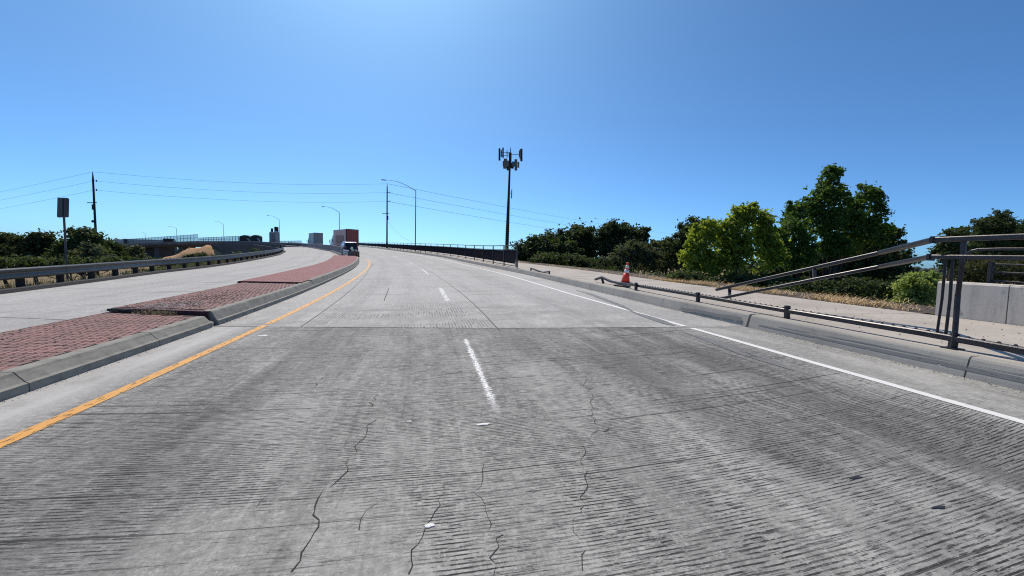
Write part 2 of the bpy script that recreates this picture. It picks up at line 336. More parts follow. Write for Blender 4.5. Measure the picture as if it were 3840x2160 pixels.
def leaf_mat(name, c1, c2, c3, trans=.35):
    t = NT(name); at = t.n('Attribute', attribute_name='tint'); f = at.outputs['Fac']
    c = t.mix(t.ramp(f, 0, .55), c1, c2); c = t.mix(t.ramp(f, .6, 1.), c, c3)
    d = t.pbsdf(c, .62, 0, None, .14); tr = t.n('BsdfTranslucent'); t.L(t.mix(1., c, (1.7, 1.7, .8, 1), 'MULTIPLY'), tr.inputs[0])
    mx = t.n('MixShader'); mx.inputs[0].default_value = trans; t.L(d, mx.inputs[1]); t.L(tr.outputs[0], mx.inputs[2])
    return t.done(mx.outputs[0])
M['leaf_bright'] = leaf_mat('leaf_yellow_green', (.18, .235, .04), (.24, .285, .055), (.11, .17, .032), .55)
M['leaf_mid'] = leaf_mat('leaf_mid_green', (.07, .125, .03), (.10, .16, .035), (.05, .085, .025), .42)
M['leaf_dark'] = leaf_mat('leaf_dark_green', (.05, .072, .03), (.07, .092, .036), (.035, .055, .026), .32)
M['leaf_grey'] = leaf_mat('leaf_grey_green', (.085, .10, .058), (.11, .122, .07), (.065, .078, .045), .3)
M['leaf_brown'] = leaf_mat('leaf_brown_green', (.07, .06, .03), (.06, .075, .03), (.045, .05, .025), .25)
M['leaf_bush'] = leaf_mat('leaf_bush_green', (.25, .31, .10), (.30, .35, .13), (.19, .25, .08), .48)
M['bark'] = simple('bark', (.075, .062, .05), (.04, .034, .028), 6, .95, 0, .02, .2, 'Object', (1, 1, .25))
M['truck_red'] = simple('truck_box_maroon', (.32, .075, .055), (.26, .06, .045), 1.5, .35)
M['truck_pink'] = simple('truck_box_pale_maroon', (.60, .29, .24), (.50, .22, .18), 1.0, .3)
M['truck_white'] = simple('truck_white', (.45, .46, .47), (.38, .39, .4), 1.0, .4)
M['truck_grey'] = simple('truck_grey', (.24, .25, .27), (.19, .2, .21), 1.0, .45)
M['cab_white'] = simple('cab_white', (.82, .84, .82), (.75, .77, .76), 1.0, .3)
M['car_dark'] = simple('car_dark_blue', (.035, .042, .055), (.03, .035, .045), 2, .22, .3)
M['car_white'] = simple('car_white', (.72, .73, .75), (.68, .69, .7), 2, .3)
M['glass'] = simple('dark_glass', (.012, .014, .018), (.02, .022, .025), 2, .08, 0, 0, .6)
M['blackish'] = simple('black_plastic', (.015, .015, .016), (.025, .025, .025), 5, .6)
M['hopper'] = simple('dark_green_tarp', (.03, .04, .035), (.02, .028, .025), 2, .6)
M['silo'] = simple('silo_grey', (.55, .55, .54), (.46, .46, .46), 1, .5, .3)
M['orange'] = simple('marker_orange', (.55, .18, .03), (.45, .15, .03), 4, .5)
M['black'] = simple('marker_black', (.012, .012, .012), (.02, .02, .02), 4, .5)
M['nose'] = simple('cushion_nose_grey', (.17, .17, .145), (.12, .12, .10), 2, .6)
M['lime'] = simple('reflective_lime', (.75, .85, .50), (.8, .88, .6), 4, .35)
def screen_mat():
    t = NT('clear_screen'); d = t.pbsdf((.55, .62, .63), .3); tr = t.n('BsdfTransparent'); tr.inputs[0].default_value = (.9, .95, .96, 1)
    mx = t.n('MixShader'); mx.inputs[0].default_value = .72; t.L(d, mx.inputs[1]); t.L(tr.outputs[0], mx.inputs[2]); return t.done(mx.outputs[0])
M['screen'] = screen_mat()

# ------------------------------------------------------------------ object helpers
ORG = {}
def tag(o, label=None, cat=None, group=None, kind=None):
    if label: o['label'] = label
    if cat: o['category'] = cat
    if group: o['group'] = group
    if kind: o['kind'] = kind
    return o
def thing(name, loc, label, cat, group=None):
    o = bpy.data.objects.new(name, None); COL.objects.link(o); o.location = loc; o.empty_display_size = .3
    ORG[o.name] = Vector(loc); return tag(o, label, cat, group)
class MB:
    def __init__(s): s.v = []; s.f = []; s.uv = []
    def add(s, vs, fs, uvs=None):
        b = len(s.v); s.v += [tuple(p) for p in vs]; s.f += [tuple(i + b for i in f) for f in fs]
        s.uv += list(uvs) if uvs is not None else [(p[0], p[1]) for p in vs]; return s
    def box(s, c, size, X=Vector((1, 0, 0)), Y=Vector((0, 1, 0)), Z=Vector((0, 0, 1)), taper=1.):
        c = Vector(c); hx, hy, hz = [k / 2 for k in size]; vs = []
        for dz in (-1, 1):
            k = taper if dz > 0 else 1.
            for dx, dy in ((-1, -1), (1, -1), (1, 1), (-1, 1)): vs.append(c + X * (dx * hx * k) + Y * (dy * hy * k) + Z * (dz * hz))
        return s.add(vs, [(3, 2, 1, 0), (4, 5, 6, 7), (0, 1, 5, 4), (1, 2, 6, 5), (2, 3, 7, 6), (3, 0, 4, 7)])
    def bar(s, a, b, w, h=None, up=Vector((0, 0, 1)), cap=True):     # chamfered rectangular bar from a to b
        a, b = Vector(a), Vector(b); h = h or w; d = (b - a).normalized()
        x = d.cross(up)
        if x.length < 1e-4: x = d.cross(Vector((0, 1, 0)))
        x.normalize(); y = x.cross(d); ch = min(w, h) * .16
        pr8 = [(-w / 2 + ch, -h / 2), (w / 2 - ch, -h / 2), (w / 2, -h / 2 + ch), (w / 2, h / 2 - ch), (w / 2 - ch, h / 2), (-w / 2 + ch, h / 2), (-w / 2, h / 2 - ch), (-w / 2, -h / 2 + ch)]
        vs = [p + x * q[0] + y * q[1] for p in (a, b) for q in pr8]
        fs = [(i, (i + 1) % 8, (i + 1) % 8 + 8, i + 8) for i in range(8)]
        if cap: fs += [tuple(range(7, -1, -1)), tuple(range(8, 16))]
        return s.add(vs, fs)
    def tube(s, pts, r, n=8, cap=True):
        pts = [Vector(p) for p in pts]; rs = r if isinstance(r, (list, tuple)) else [r] * len(pts); vs = []
        for i, p in enumerate(pts):
            d = (pts[min(i + 1, len(pts) - 1)] - pts[max(i - 1, 0)]).normalized()
            ref = Vector((0, 0, 1)) if abs(d.z) < .9 else Vector((0, 1, 0))
            x = d.cross(ref).normalized(); y = x.cross(d)
            vs += [p + (x * math.cos(2 * math.pi * j / n) + y * math.sin(2 * math.pi * j / n)) * rs[i] for j in range(n)]
        fs = [(i * n + j, i * n + (j + 1) % n, (i + 1) * n + (j + 1) % n, (i + 1) * n + j) for i in range(len(pts) - 1) for j in range(n)]
        if cap: fs += [tuple(range(n - 1, -1, -1)), tuple(range((len(pts) - 1) * n, len(pts) * n))]
        return s.add(vs, fs)
    def sweep(s, pts, prof, ups=None, closed=False, cap=True):
        """prof: list of (across, up); pts: list of (point, across vector, up vector)"""
        n = len(prof); vs = []; uvs = []; acc = 0; last = None
        pl = [0]
        for i in range(1, n): pl.append(pl[-1] + math.hypot(prof[i][0] - prof[i - 1][0], prof[i][1] - prof[i - 1][1]))
        for (p, x, u) in pts:
            if last is not None: acc += (p - last).length
            last = p
            for j, (a, b) in enumerate(prof): vs.append(p + x * a + u * b); uvs.append((acc, pl[j]))
        m = n if closed else n - 1
        fs = [(i * n + j, i * n + (j + 1) % n, (i + 1) * n + (j + 1) % n, (i + 1) * n + j) for i in range(len(pts) - 1) for j in range(m)]
        if cap and n > 2: fs += [tuple(range(n - 1, -1, -1)), tuple(range((len(pts) - 1) * n, len(pts) * n))]
        return s.add(vs, fs, uvs)
    def build(s, name, mat, parent=None, smooth=False):
        off = Vector((0, 0, 0))
        if parent is not None: off = ORG[parent.name]
        me = bpy.data.meshes.new(name)
        me.from_pydata([tuple(Vector(v) - off) for v in s.v], [], s.f)
        uvl = me.uv_layers.new(name='UVMap'); li = np.empty(len(me.loops), dtype=np.int32); me.loops.foreach_get('vertex_index', li)
        uvl.data.foreach_set('uv', np.array(s.uv, dtype=np.float32)[li].ravel())
        bm = bmesh.new(); bm.from_mesh(me); bmesh.ops.recalc_face_normals(bm, faces=bm.faces); bm.to_mesh(me); bm.free()
        if smooth: me.polygons.foreach_set('use_smooth', [True] * len(me.polygons))
        for m in (mat if isinstance(mat, (list, tuple)) else [mat]): me.materials.append(M[m] if isinstance(m, str) else m)
        o = bpy.data.objects.new(name, me); COL.objects.link(o)
        if parent is not None: o.parent = parent
        ORG[o.name] = off.copy(); return o
def flat_orient(o):      # normals up for ground sheets
    bm = bmesh.new(); bm.from_mesh(o.data)
    for f in bm.faces:
        if f.normal.z < 0: f.normal_flip()
    bm.to_mesh(o.data); bm.free(); return o
def strip(name, mat, s0, s1, o0, o1, dz=0., parent=None, ns=60, no=8, kind=None, power=1.):
    """sheet following the road; s0,s1 functions of across-fraction's offset, o0,o1 functions of s"""
    fs0 = s0 if callable(s0) else (lambda o: s0); fs1 = s1 if callable(s1) else (lambda o: s1)
    fo0 = o0 if callable(o0) else (lambda s: o0); fo1 = o1 if callable(o1) else (lambda s: o1); fz = dz if callable(dz) else (lambda s: dz)
    vs = []; uv = []
    for i in range(ns + 1):
        t = (i / ns) ** power
        for j in range(no + 1):
            q = j / no; sg = fs0(0) * (1 - t) + fs1(0) * t
            o = fo0(sg) * (1 - q) + fo1(sg) * q; s = fs0(o) * (1 - t) + fs1(o) * t
            o = fo0(s) * (1 - q) + fo1(s) * q
            vs.append(P(s, o, fz(s))); uv.append((o, s))
    n = no + 1
    fc = [(i * n + j, i * n + j + 1, (i + 1) * n + j + 1, (i + 1) * n + j) for i in range(ns) for j in range(no)]
    ob = MB().add(vs, fc, uv).build(name, mat, parent); flat_orient(ob)
    if kind: ob['kind'] = kind
    return ob
def poly_so(name, mat, pts, dz, parent):     # flat polygon from (s,o) outline
    vs = [P(s, o, dz) for s, o in pts]; ob = MB().add(vs, [tuple(range(len(vs)))], [(o, s) for s, o in pts]).build(name, mat, parent)
    return flat_orient(ob)
def ribbon(name, mat, pts, w, dz, parent, taper=False):
    """thin ribbon along (s,o) points; w width or list"""
    vs = []; uv = []; n = len(pts)
    for i, (s, o) in enumerate(pts):
        a, b = pts[max(i - 1, 0)], pts[min(i + 1, n - 1)]; ts, to = b[0] - a[0], b[1] - a[1]; l = math.hypot(ts, to) or 1
        ww = w[i] if isinstance(w, (list, tuple)) else w
        for k in (-.5, .5):
            ss, oo = s - to / l * ww * k, o + ts / l * ww * k; vs.append(P(ss, oo, dz)); uv.append((oo, ss))
    fc = [(2 * i, 2 * i + 1, 2 * i + 3, 2 * i + 2) for i in range(n - 1)]
    return flat_orient(MB().add(vs, fc, uv).build(name, mat, parent))
def dense(pts, step):
    out = [pts[0]]
    for a, b in zip(pts, pts[1:]):
        l = math.dist(a, b); k = max(1, int(l / step))
        out += [tuple(a[c] + (b[c] - a[c]) * i / k for c in range(len(a))) for i in range(1, k + 1)]
    return out

# ------------------------------------------------------------------ ground
def gz(x, y):            # ground height, world frame; banked road corridor with slopes falling away
    rx = x * math.cos(RHO); s, o = so_of(rx, y)
    d = max(0., -15.6 - o if s < 75 else OLE(s) - 1.5 - o, o - 10.3)
    top = W(pr(s, o, 0)).z - .38
    dist = math.hypot(x, y)
    base = -4.2 - min(3., max(0, dist - 150) * .01)
    if s > 118: d += (s - 118) * .4
    drop = max(0., d) * (.30 if o < 0 else .34)
    zz = max(base, top - drop - (0.1 if d > 0 else 0))
    return zz + .18 * math.sin(x * .6 + 1.3) * math.cos(y * .5) * min(1, d / 3)
xs = np.concatenate([np.array([-4000, -1800, -900, -500, -320, -240, -190]), np.arange(-150, 100, 2.5), np.array([110, 150, 220, 320, 500, 900, 1800, 4000])])
ys = np.concatenate([np.array([-900, -200, -60]), np.arange(-30, 150, 2.5), np.arange(150, 260, 6), np.array([280, 320, 400, 520, 800, 1500, 3000, 6000])])
gv = [(float(x), float(y), gz(x, y)) for y in ys for x in xs]; nx = len(xs)
gf = [(j * nx + i, j * nx + i + 1, (j + 1) * nx + i + 1, (j + 1) * nx + i) for j in range(len(ys) - 1) for i in range(nx - 1)]
g = MB().add(gv, gf).build('ground', 'ground', None, True); flat_orient(g); tag(g, kind='structure')

# ------------------------------------------------------------------ carriageways
GAP = .016
road = strip('road', 'road_near', -14, lambda o: SJ(o) - GAP, lambda s: ORL(s) - .04, lambda s: ORR(s) + .04, 0, None, 40, 10, 'structure')
deck = strip('bridge_road', 'road_far', lambda o: SJ(o) + GAP, 205, lambda s: ORL(s) - .04, lambda s: ORR(s) + .04, 0, None, 130, 10, 'structure', 1.4)
lroad = strip('oncoming_road', 'road_far', -14, lambda o: SJ(o) - GAP, OLE, lambda s: OLR(s) + .04, 0, None, 24, 6, 'structure')
ldeck = strip('oncoming_bridge_road', 'road_far', lambda o: SJ(o) + GAP, 205, OLE, lambda s: OLR(s) + .04, 0, None, 130, 6, 'structure', 1.4)
for ob in (road, deck, lroad, ldeck): ORG[ob.name] = Vector((0, 0, 0))
strip('expansion_joint', 'seam', lambda o: SJ(o) - GAP - .03, lambda o: SJ(o) + GAP + .03, lambda s: ORL(s) - .04, lambda s: ORR(s), -.022, road, 1, 14)
strip('expansion_joint', 'seam', lambda o: SJ(o) - GAP - .03, lambda o: SJ(o) + GAP + .03, OLE, OLR, -.022, lroad, 1, 8)
# painted lines
def yl(s): return float(np.interp(s, [-14, 40, 47], [-3.03, -3.0, -3.15]))
strip('yellow_line', 'yellow', -14, 8.2, lambda s: yl(s) - .062, lambda s: yl(s) + .062, .004, road, 40, 1)
strip('yellow_line', 'yellow', 8.35, 46, lambda s: yl(s) - .062, lambda s: yl(s) + .062, .004, deck, 70, 1)
WE = lambda s: float(np.interp(s, [-14, 6, 12, 22, 40, 60, 140], [4.68, 4.70, 4.60, 4.66, 4.75, 4.75, 4.7]))
strip('edge_line', 'white', -14, 6.35, lambda s: WE(s) - .055, lambda s: WE(s) + .055, .004, road, 40, 1)
strip('edge_line', 'white', 6.55, 120, lambda s: WE(s) - .055, lambda s: WE(s) + .055, .004, deck, 140, 1)
strip('lane_dash', 'dash', 3.05, 6.25, .43, .66, .004, road, 12, 1)
for a, b, w in ((11.1, 15.0, .13), (22.3, 27.6, .12), (36.2, 40.2, .12), (50, 54, .12), (64, 68, .12)):
    strip('lane_dash', 'dash_far', a, b, .56 - w / 2, .56 + w / 2, .004, deck, 12, 1)
# longitudinal sealed seams on the bridge deck
for px in ([(1874, 1241), (1803, 1165), (1740, 1108), (1648, 1041), (1590, 1006)], [(1130, 1225), (1281, 1116), (1382, 1011), (1396, 990)]):
    ribbon('seam', 'seam', dense([G(*q) for q in px], .5), .022, .003, deck)
for px in ([(1440, 1128), (1458, 1082)],):
    ribbon('seam', 'crack', [G(*q) for q in px], .02, .003, deck)
# cracks in the near slab
CR = [[(920, 565), (870, 600), (865, 650), (825, 690), (810, 755), (775, 780), (745, 820), (745, 860), (715, 905), (660, 950), (615, 970), (605, 1010), (560, 1055), (585, 1105), (580, 1135), (605, 1160), (585, 1200), (545, 1255), (490, 1310), (475, 1370), (430, 1440)],
 [(1280, 930), (1300, 970), (1270, 1010), (1265, 1050), (1235, 1080), (1230, 1130), (1205, 1150), (1190, 1180), (1190, 1220), (1160, 1280), (1115, 1300), (1115, 1350), (1130, 1390), (1115, 1440)],
 [(2090, 290), (2110, 340), (2095, 375), (2130, 395), (2150, 440), (2135, 470), (2150, 500), (2135, 545), (2180, 580), (2190, 610), (2140, 650), (2105, 690), (2100, 760), (2085, 790), (2110, 840), (2115, 890), (2130, 930), (2075, 980), (2085, 1040), (2085, 1100), (2020, 1175), (2070, 1245), (2110, 1300), (2095, 1340), (2085, 1400)],
 [(1540, 800), (1520, 900), (1495, 970), (1520, 1010), (1550, 1040), (1545, 1120), (1570, 1160), (1555, 1200)],
 [(1630, 1210), (1605, 1250), (1605, 1290), (1565, 1340), (1590, 1390), (1590, 1440)],
 [(920, 1030), (865, 1090), (835, 1130), (820, 1190)], [(640, 310), (590, 360), (560, 390)], [(920, 420), (900, 490)],
 [(1100, 430), (1080, 470), (1080, 520), (1045, 560)], [(450, 870), (370, 940), (280, 1010), (230, 1060)], [(2240, 610), (2200, 640), (2250, 625)]]
for n, c in enumerate(CR):
    so = [G(800 + a * .6625, 1200 + b * .6625) for a, b in c]; so = dense(so, .045)
    so = [(s + rnd.gauss(0, .008), o + rnd.gauss(0, .012)) for s, o in so]
    base = (.0046, .0038, .0036, .003, .0035, .003, .004, .004, .0035, .003, .004)[n]
    ribbon('crack', 'crack', so, [base * rnd.choice((.12, .5, .8, 1., 1.4, 1.9)) for _ in so], .002, road)
# tyre-polished dark wedges along the edge line
def crop6(pts): return [G(2100 + a * .34938, 900 + b * .34938) for a, b in pts]
def crop8(pts): return [G(2400 + a * .6624, 1200 + b * .6624) for a, b in pts]
poly_so('stain', 'stain', crop6([(150, 532), (350, 578), (530, 648), (700, 712), (800, 775), (1000, 828), (1150, 875), (1240, 925), (1130, 905), (1000, 865), (860, 815), (740, 760), (620, 702), (450, 640), (300, 582)]), .0065, deck)
poly_so('stain', 'stain', crop8([(240, 68), (420, 112), (620, 186), (780, 236), (880, 292), (770, 258), (600, 208), (430, 142)]), .0055, road)

# ------------------------------------------------------------------ median: slabs, bricks, kerb blocks
SJ3 = lambda o: float(np.interp(o, [-6.2, -3.9], [15.6, 14.6]))
LEV = [(-14, SJ, .20), (SJ, SJ3, .265), (SJ3, 49., .30)]
median = None
def kerb_profile(h): return [(0, -.02), (0, .085), (-.03, .10), (-.095, h - .03), (-.11, h - .008), (-.125, h), (-.24, h + .004), (-.24, -.02)]
def kerb_block(name, mat, parent, s0, s1, o_f, prof, sgn=1, n=6):
    n = max(2, int((s1 - s0) / .35)); pts = []
    for i in range(n + 1):
        s = s0 + (s1 - s0) * i / n; o = o_f(s); a = P(s, o); ax = (P(s, o + .1) - a).normalized(); up = (P(s, o, .1) - a).normalized(); pts.append((a, ax * sgn, up))
    return MB().sweep(pts, prof).build(name, mat, parent)
mrows = []
for k, (a, b, h) in enumerate(LEV):
    fa = a if callable(a) else (lambda o, a=a: a); fb = b if callable(b) else (lambda o, b=b: b)
    g0 = .05 if k else 0
    so0 = lambda o, fa=fa, g0=g0: fa(o) + g0; so1 = lambda o, fb=fb: fb(o) - .03
    if k < 2:
        slab = strip('median' if k == 0 else 'median_slab', 'mortar', so0, so1, -6.1, -4.08, h - .012, None if k == 0 else median, 30, 6, 'structure' if k == 0 else None)
    else:
        slab = strip('median_slab', 'brick_far', so0, so1, lambda s: OLR(s) + .05, lambda s: ORL(s) - .2, h, median, 30, 4)
    if k == 0: median = slab; ORG[median.name] = Vector((0, 0, 0))
    # left kerb face towards the oncoming road
    kerb_block('median_edge', 'kerb', median, so0(-6.1), so1(-6.1), lambda s, k=k: (-6.1 if k < 2 else OLR(s) + .05) - .0, [(0, h), (-.04, h - .02), (-.05, -.02), (0, -.02)])
    if k:   # riser at the step
        A, B = P(so0(-6.1) - .01, -6.1, h), P(so0(-4.02) - .01, -4.02, h); A0, B0 = P(so0(-6.1) - .02, -6.1, .02), P(so0(-4.02) - .02, -4.02, .02)
        A1, B1 = P(so0(-6.1) + .09, -6.1, h + .004), P(so0(-4.02) + .09, -4.02, h + .004)
        MB().add([A0, B0, B, A, A1, B1], [(0, 1, 2, 3), (3, 2, 5, 4)]).build('slab_riser', 'riser', median)
        if k == 1: MB().bar(P(so0(-6.1) - .03, -6.14, h - .03), P(so0(-5.6) - .03, -5.6, h - .03), .035, .05).build('joint_board', 'rubber', median)
# individual bricks
bme = bpy.data.meshes.new('brick'); bw, bl, bh = .087, .184, .016
vv = [(x * bw / 2 * k, y * bl / 2 * (k if k == 1 else .975), z) for z, k in ((-bh, 1.), (0, .95)) for x, y in ((-1, -1), (1, -1), (1, 1), (-1, 1))]
bme.from_pydata(vv, [], [(4, 5, 6, 7), (0, 1, 5, 4), (1, 2, 6, 5), (2, 3, 7, 6), (3, 0, 4, 7)]); bme.materials.append(M['brick'])
cand = []; rest = MB(); tint = []
BX, BY = .1, .2
for k, (s_a, s_b) in enumerate(((1.2, None), (None, None))):
    h = LEV[k][2]; ncol = 20
    for r in range(0, 90):
        for c in range(ncol):
            o = -4.13 - BX * (c + .5 + (.5 if r % 2 else 0))
            if o < -6.12: continue
            f0 = (lambda o: 1.2) if k == 0 else (lambda o: SJ(o) + .15); f1 = (lambda o: SJ(o) - .08) if k == 0 else (lambda o: SJ3(o) - .08)
            s = (1.2 if k == 0 else 8.2) + BY * r + .1
            if not (f0(o) + .1 <= s <= f1(o) - .1): continue
            cand.append((s, o, h))
upv = (P(4, -5, .1) - P(4, -5, 0)).normalized()
vis = sorted([q for q in cand if q[0] > 3.75 - 0.15 * (q[1] + 4.1) * -2.2], key=lambda q: q[0])[:300]
visset = set(vis)
for (s, o, h) in cand:
    a = P(s, o, h + rnd.uniform(-.0015, .002)); fw = (P(s + .1, o, h) - P(s - .1, o, h)).normalized(); ax = fw.cross(upv).normalized()
    jit = rnd.uniform(-.012, .012); fx = fw * math.cos(jit) + ax * math.sin(jit); axx = fx.cross(upv).normalized()
    if (s, o, h) in visset:
        b = bpy.data.objects.new('brick', bme); COL.objects.link(b); b.parent = median
        b.matrix_world = Matrix(((axx.x, fx.x, upv.x, a.x), (axx.y, fx.y, upv.y, a.y), (axx.z, fx.z, upv.z, a.z), (0, 0, 0, 1)))
    else:
        rest.add([a + axx * v[0] + fx * v[1] + upv * v[2] for v in vv], [(4, 5, 6, 7), (0, 1, 5, 4), (1, 2, 6, 5), (2, 3, 7, 6), (3, 0, 4, 7)]); tint += [rnd.random()] * 8
ro = rest.build('brick_paving', 'brick', median); ro['kind'] = 'stuff'
ro.data.attributes.new('tint', 'FLOAT', 'POINT').data.foreach_set('value', tint)
# kerb blocks facing our lanes
js = [-10, -7.4, -4.8, -2.2, .3, 2.6, 4.72, 6.7, 8.18]
for a, b in zip(js, js[1:]): kerb_block('kerb_block', 'kerb_grimy', median, a + .007, b - (.007 if b < 8 else -.02), lambda s: -3.88, kerb_profile(.205))
MB().sweep([(P(8.2, -3.88), (P(8, -3.8) - P(8, -3.9)).normalized(), upv), (P(8.36, -3.93), (P(8, -3.8) - P(8, -3.9)).normalized(), upv)], [(0, -.02), (0, .07), (-.05, .10), (-.2, .13), (-.2, -.02)]).build('kerb_block', 'kerb_grimy', median)
js = [8.42, 11.8, 13.7, 15.75, 18.6, 21.6, 24.6, 27.6, 30.6, 33.6, 36.6, 39.6, 42.6, 45.4]
for a, b in zip(js, js[1:]): kerb_block('kerb_block', 'kerb_grimy', median, a + .007, b - .007, lambda s: ORL(s), kerb_profile(.27 if a < 15 else .305))
strip('median_strip', 'kerb', 49.02, 205, lambda s: OLR(s) - .06, lambda s: ORL(s) + .06, .0045, median, 60, 2)
# weeds in the step, grit and soil on the paving
def blades(name, mat, pts, hmin, hmax, w, parent=None, lay=.4, lmin=.35):
    vs = []; fs = []
    for p in pts:
        p = Vector(p); h = rnd.uniform(hmin, hmax); a = rnd.uniform(0, 6.28); d = Vector((math.cos(a), math.sin(a), 0)); l = min(.992, rnd.uniform(lmin, 1) * lay)
        tip = p + d * h * l + Vector((0, 0, h * math.sqrt(max(.05, 1 - l * l)))); mid = p.lerp(tip, .55) + Vector((0, 0, h * .12)); n = Vector((-d.y, d.x, 0)) * w
        b = len(vs); vs += [p - n, p + n, mid + n * .7, mid - n * .7, tip]; fs += [(b, b + 1, b + 2, b + 3), (b + 3, b + 2, b + 4)]
    o = MB().add(vs, fs).build(name, mat, parent); o['kind'] = 'stuff'; return o
blades('dry_weeds', 'dryweed', [P(SJ(o) + rnd.gauss(-.04, .05), o, .2) for o in [rnd.triangular(-5.55, -4.55, -4.9) for _ in range(420)]], .03, .10, .004, median, .9)
def grit(name, mat, pts, r0, r1, parent=None):
    mb = MB()
    for p in pts:
        p = Vector(p); r = rnd.uniform(r0, r1); q = [p + Vector((rnd.uniform(.6, 1.3) * r * math.cos(a), rnd.uniform(.6, 1.3) * r * math.sin(a), 0)) for a in (0, 1.3, 2.5, 3.8, 5.1)]
        t = p + Vector((0, 0, r * .8)); mb.add(q + [t], [(i, (i + 1) % 5, 5) for i in range(5)])
    o = mb.build(name, mat, parent); o['kind'] = 'stuff'; return o
pts = [P(rnd.uniform(3.5, 8.2), rnd.uniform(-6.1, -4.1) if rnd.random() < .3 else rnd.triangular(-6.15, -4.6, -5.9), .202) for _ in range(170)]
pts += [P(rnd.triangular(8.6, 13.5, 9.6), rnd.triangular(-6.1, -4.2, -5.0), .268) for _ in range(900)]
pts += [P(rnd.uniform(13, 40), rnd.uniform(-6, -4.1), .303) for _ in range(200)]
grit('median_grit', 'pebble', pts, .006, .018, median)
so_p = [(9.62 + .62 * rnd.uniform(.75, 1.1) * math.cos(a), -5.2 + .6 * rnd.uniform(.7, 1.15) * math.sin(a)) for a in [i * 6.283 / 26 for i in range(26)]]
poly_so('soil_patch', 'soil_thin', [(max(s, SJ(o) + .2), o) for s, o in so_p], .2695, median)

# ------------------------------------------------------------------ right kerb and sidewalk
KR = lambda s: ORR(s)
walk = strip('sidewalk', 'walk', -14, lambda o: SJ(o) - .008, lambda s: KR(s) + .2, lambda s: 9.15, .232, None, 30, 6, 'structure'); ORG[walk.name] = Vector((0, 0, 0))
strip('sidewalk_deck', 'walk', lambda o: SJ(o) + .008, 205, lambda s: KR(s) + .2, lambda s: KR(s) + 3.4, .232, walk, 120, 4, None, 1.3)
strip('walk_joint', 'seam', lambda o: SJ(o) - .03, lambda o: SJ(o) + .03, lambda s: KR(s) + .1, 9.1, .212, walk, 1, 4)
def kpr(h): return [(0, -.02), (.015, .05), (.06, h - .03), (.075, h - .008), (.09, h), (.21, h + .002), (.21, -.02)]
js = [-11, -8, -5, -2.4, .4, 3.2, 6.22]
for a, b in zip(js, js[1:]): kerb_block('kerb_block', 'kerb', walk, a + .004, b - .012, lambda s: 5.76, kpr(.234))
js = [6.27, 8.95, 11.55, 13.35, 14.6, 17.5, 20.4, 23.3, 26.2, 29.1, 32, 35, 38, 41, 44, 47, 50]
for a, b in zip(js, js[1:]): kerb_block('kerb_block', 'kerb', walk, a + .006, b - .006, lambda s: ORR(s), kpr(.234))
kerb_block('kerb_block', 'kerb', walk, 50.01, 200, lambda s: ORR(s), kpr(.234))
for sa in (2.2, 11.2, 16.5, 22, 28):
    strip('walk_joint', 'crack', sa, sa + .012, lambda s: KR(s) + .21, 9.1, .2335, walk, 1, 3)
# tyre scuffs along the near kerb
for a, b, z0, z1 in ((-2, 6.0, .10, .15), (1.5, 5.6, .16, .18), (6.4, 8.2, .08, .15)):
    n = 12; vs = []; uv = []
    for i in range(n + 1):
        s = a + (b - a) * i / n
        for z in (z0 - .03 * i / n, z1 - .05 * i / n + .01 * math.sin(i)):
            off = np.interp(z, [0, .05, .204, .234], [0, .015, .06, .09]); vs.append(P(s, 5.76 + off - .004, z + .0)); uv.append((s, z * 8))
    MB().add(vs, [(2 * i, 2 * i + 1, 2 * i + 3, 2 * i + 2) for i in range(n)], uv).build('scuff_mark', 'stain', walk)
pts = [P(rnd.uniform(1, 9), rnd.uniform(6.1, 9.1), .236) for _ in range(260)] + [P(rnd.uniform(9, 24), rnd.uniform(6.1, 9.1), .236) for _ in range(160)]
grit('sidewalk_grit', 'pebble', pts, .004, .013, walk)
pts = [P(rnd.uniform(0, 16), 5.75 - abs(rnd.gauss(0, .045)), .002) for _ in range(900)] + [P(rnd.choice((2.1, 4.4, 5.6, 8.3)) + rnd.gauss(0, .35), 5.6 + rnd.gauss(0, .12), .002) for _ in range(120)]
grit('gutter_grit', 'pebble', pts, .003, .008, road)
pts = [P(rnd.uniform(3, 14), -3.87 + abs(rnd.gauss(0, .035)), .002) for _ in range(700)]
grit('gutter_grit', 'pebble', pts, .002, .006, road)
pts = []
for _ in range(8500):
    s = rnd.uniform(6.0, 15) if rnd.random() < .65 else rnd.uniform(15, 40); o = 9.18 + abs(rnd.gauss(0, .6 if s < 13 else .22)) + .2 * max(0, math.sin(s * 1.7))
    if math.sin(s * 2.3 + 4 * math.sin(o * 2.1)) + rnd.gauss(0, .5) < -.35: continue
    pts.append(P(s, o, .215 + abs(rnd.gauss(0, .015)) if o < 10.9 else 0.))
blades('dry_straw', 'straw', pts, .08, .32, .005, None, 1.06, .82); tag(bpy.data.objects['dry_straw'], 'pale dry straw lying along the outer edge of the sidewalk', 'straw', kind='stuff')
# soil shoulder beside the sidewalk
strip('soil_shoulder', 'soil', 5.9, 60, 9.12, 10.9, lambda s: .20, None, 40, 3, 'structure')
# ------------------------------------------------------------------ roadside ironwork on the right
UP = upv
def T(px, py, Y): return RW(px, py, Y)
def rail_pt(px, py, o):      # world point where a sight line meets the upright sheet at across-offset o
    d = ray(px, py); lo, hi = .8, 300.; 
    f = lambda t: so_of((CAM_P + d * t).x, (CAM_P + d * t).y)[1] - o
    a, b = lo, hi; fa = f(a)
    for _ in range(40):
        m = (a + b) / 2
        if (f(m) > 0) == (fa > 0): a = m
        else: b = m
    return W(CAM_P + d * a)
OR_ = 6.12
railing = thing('bridge_railing', P(3.6, OR_, .232), 'dark steel railing torn open, its two upper rails bent down to the sidewalk', 'railing')
HT, HM, HB = 1.36, 1.02, .20
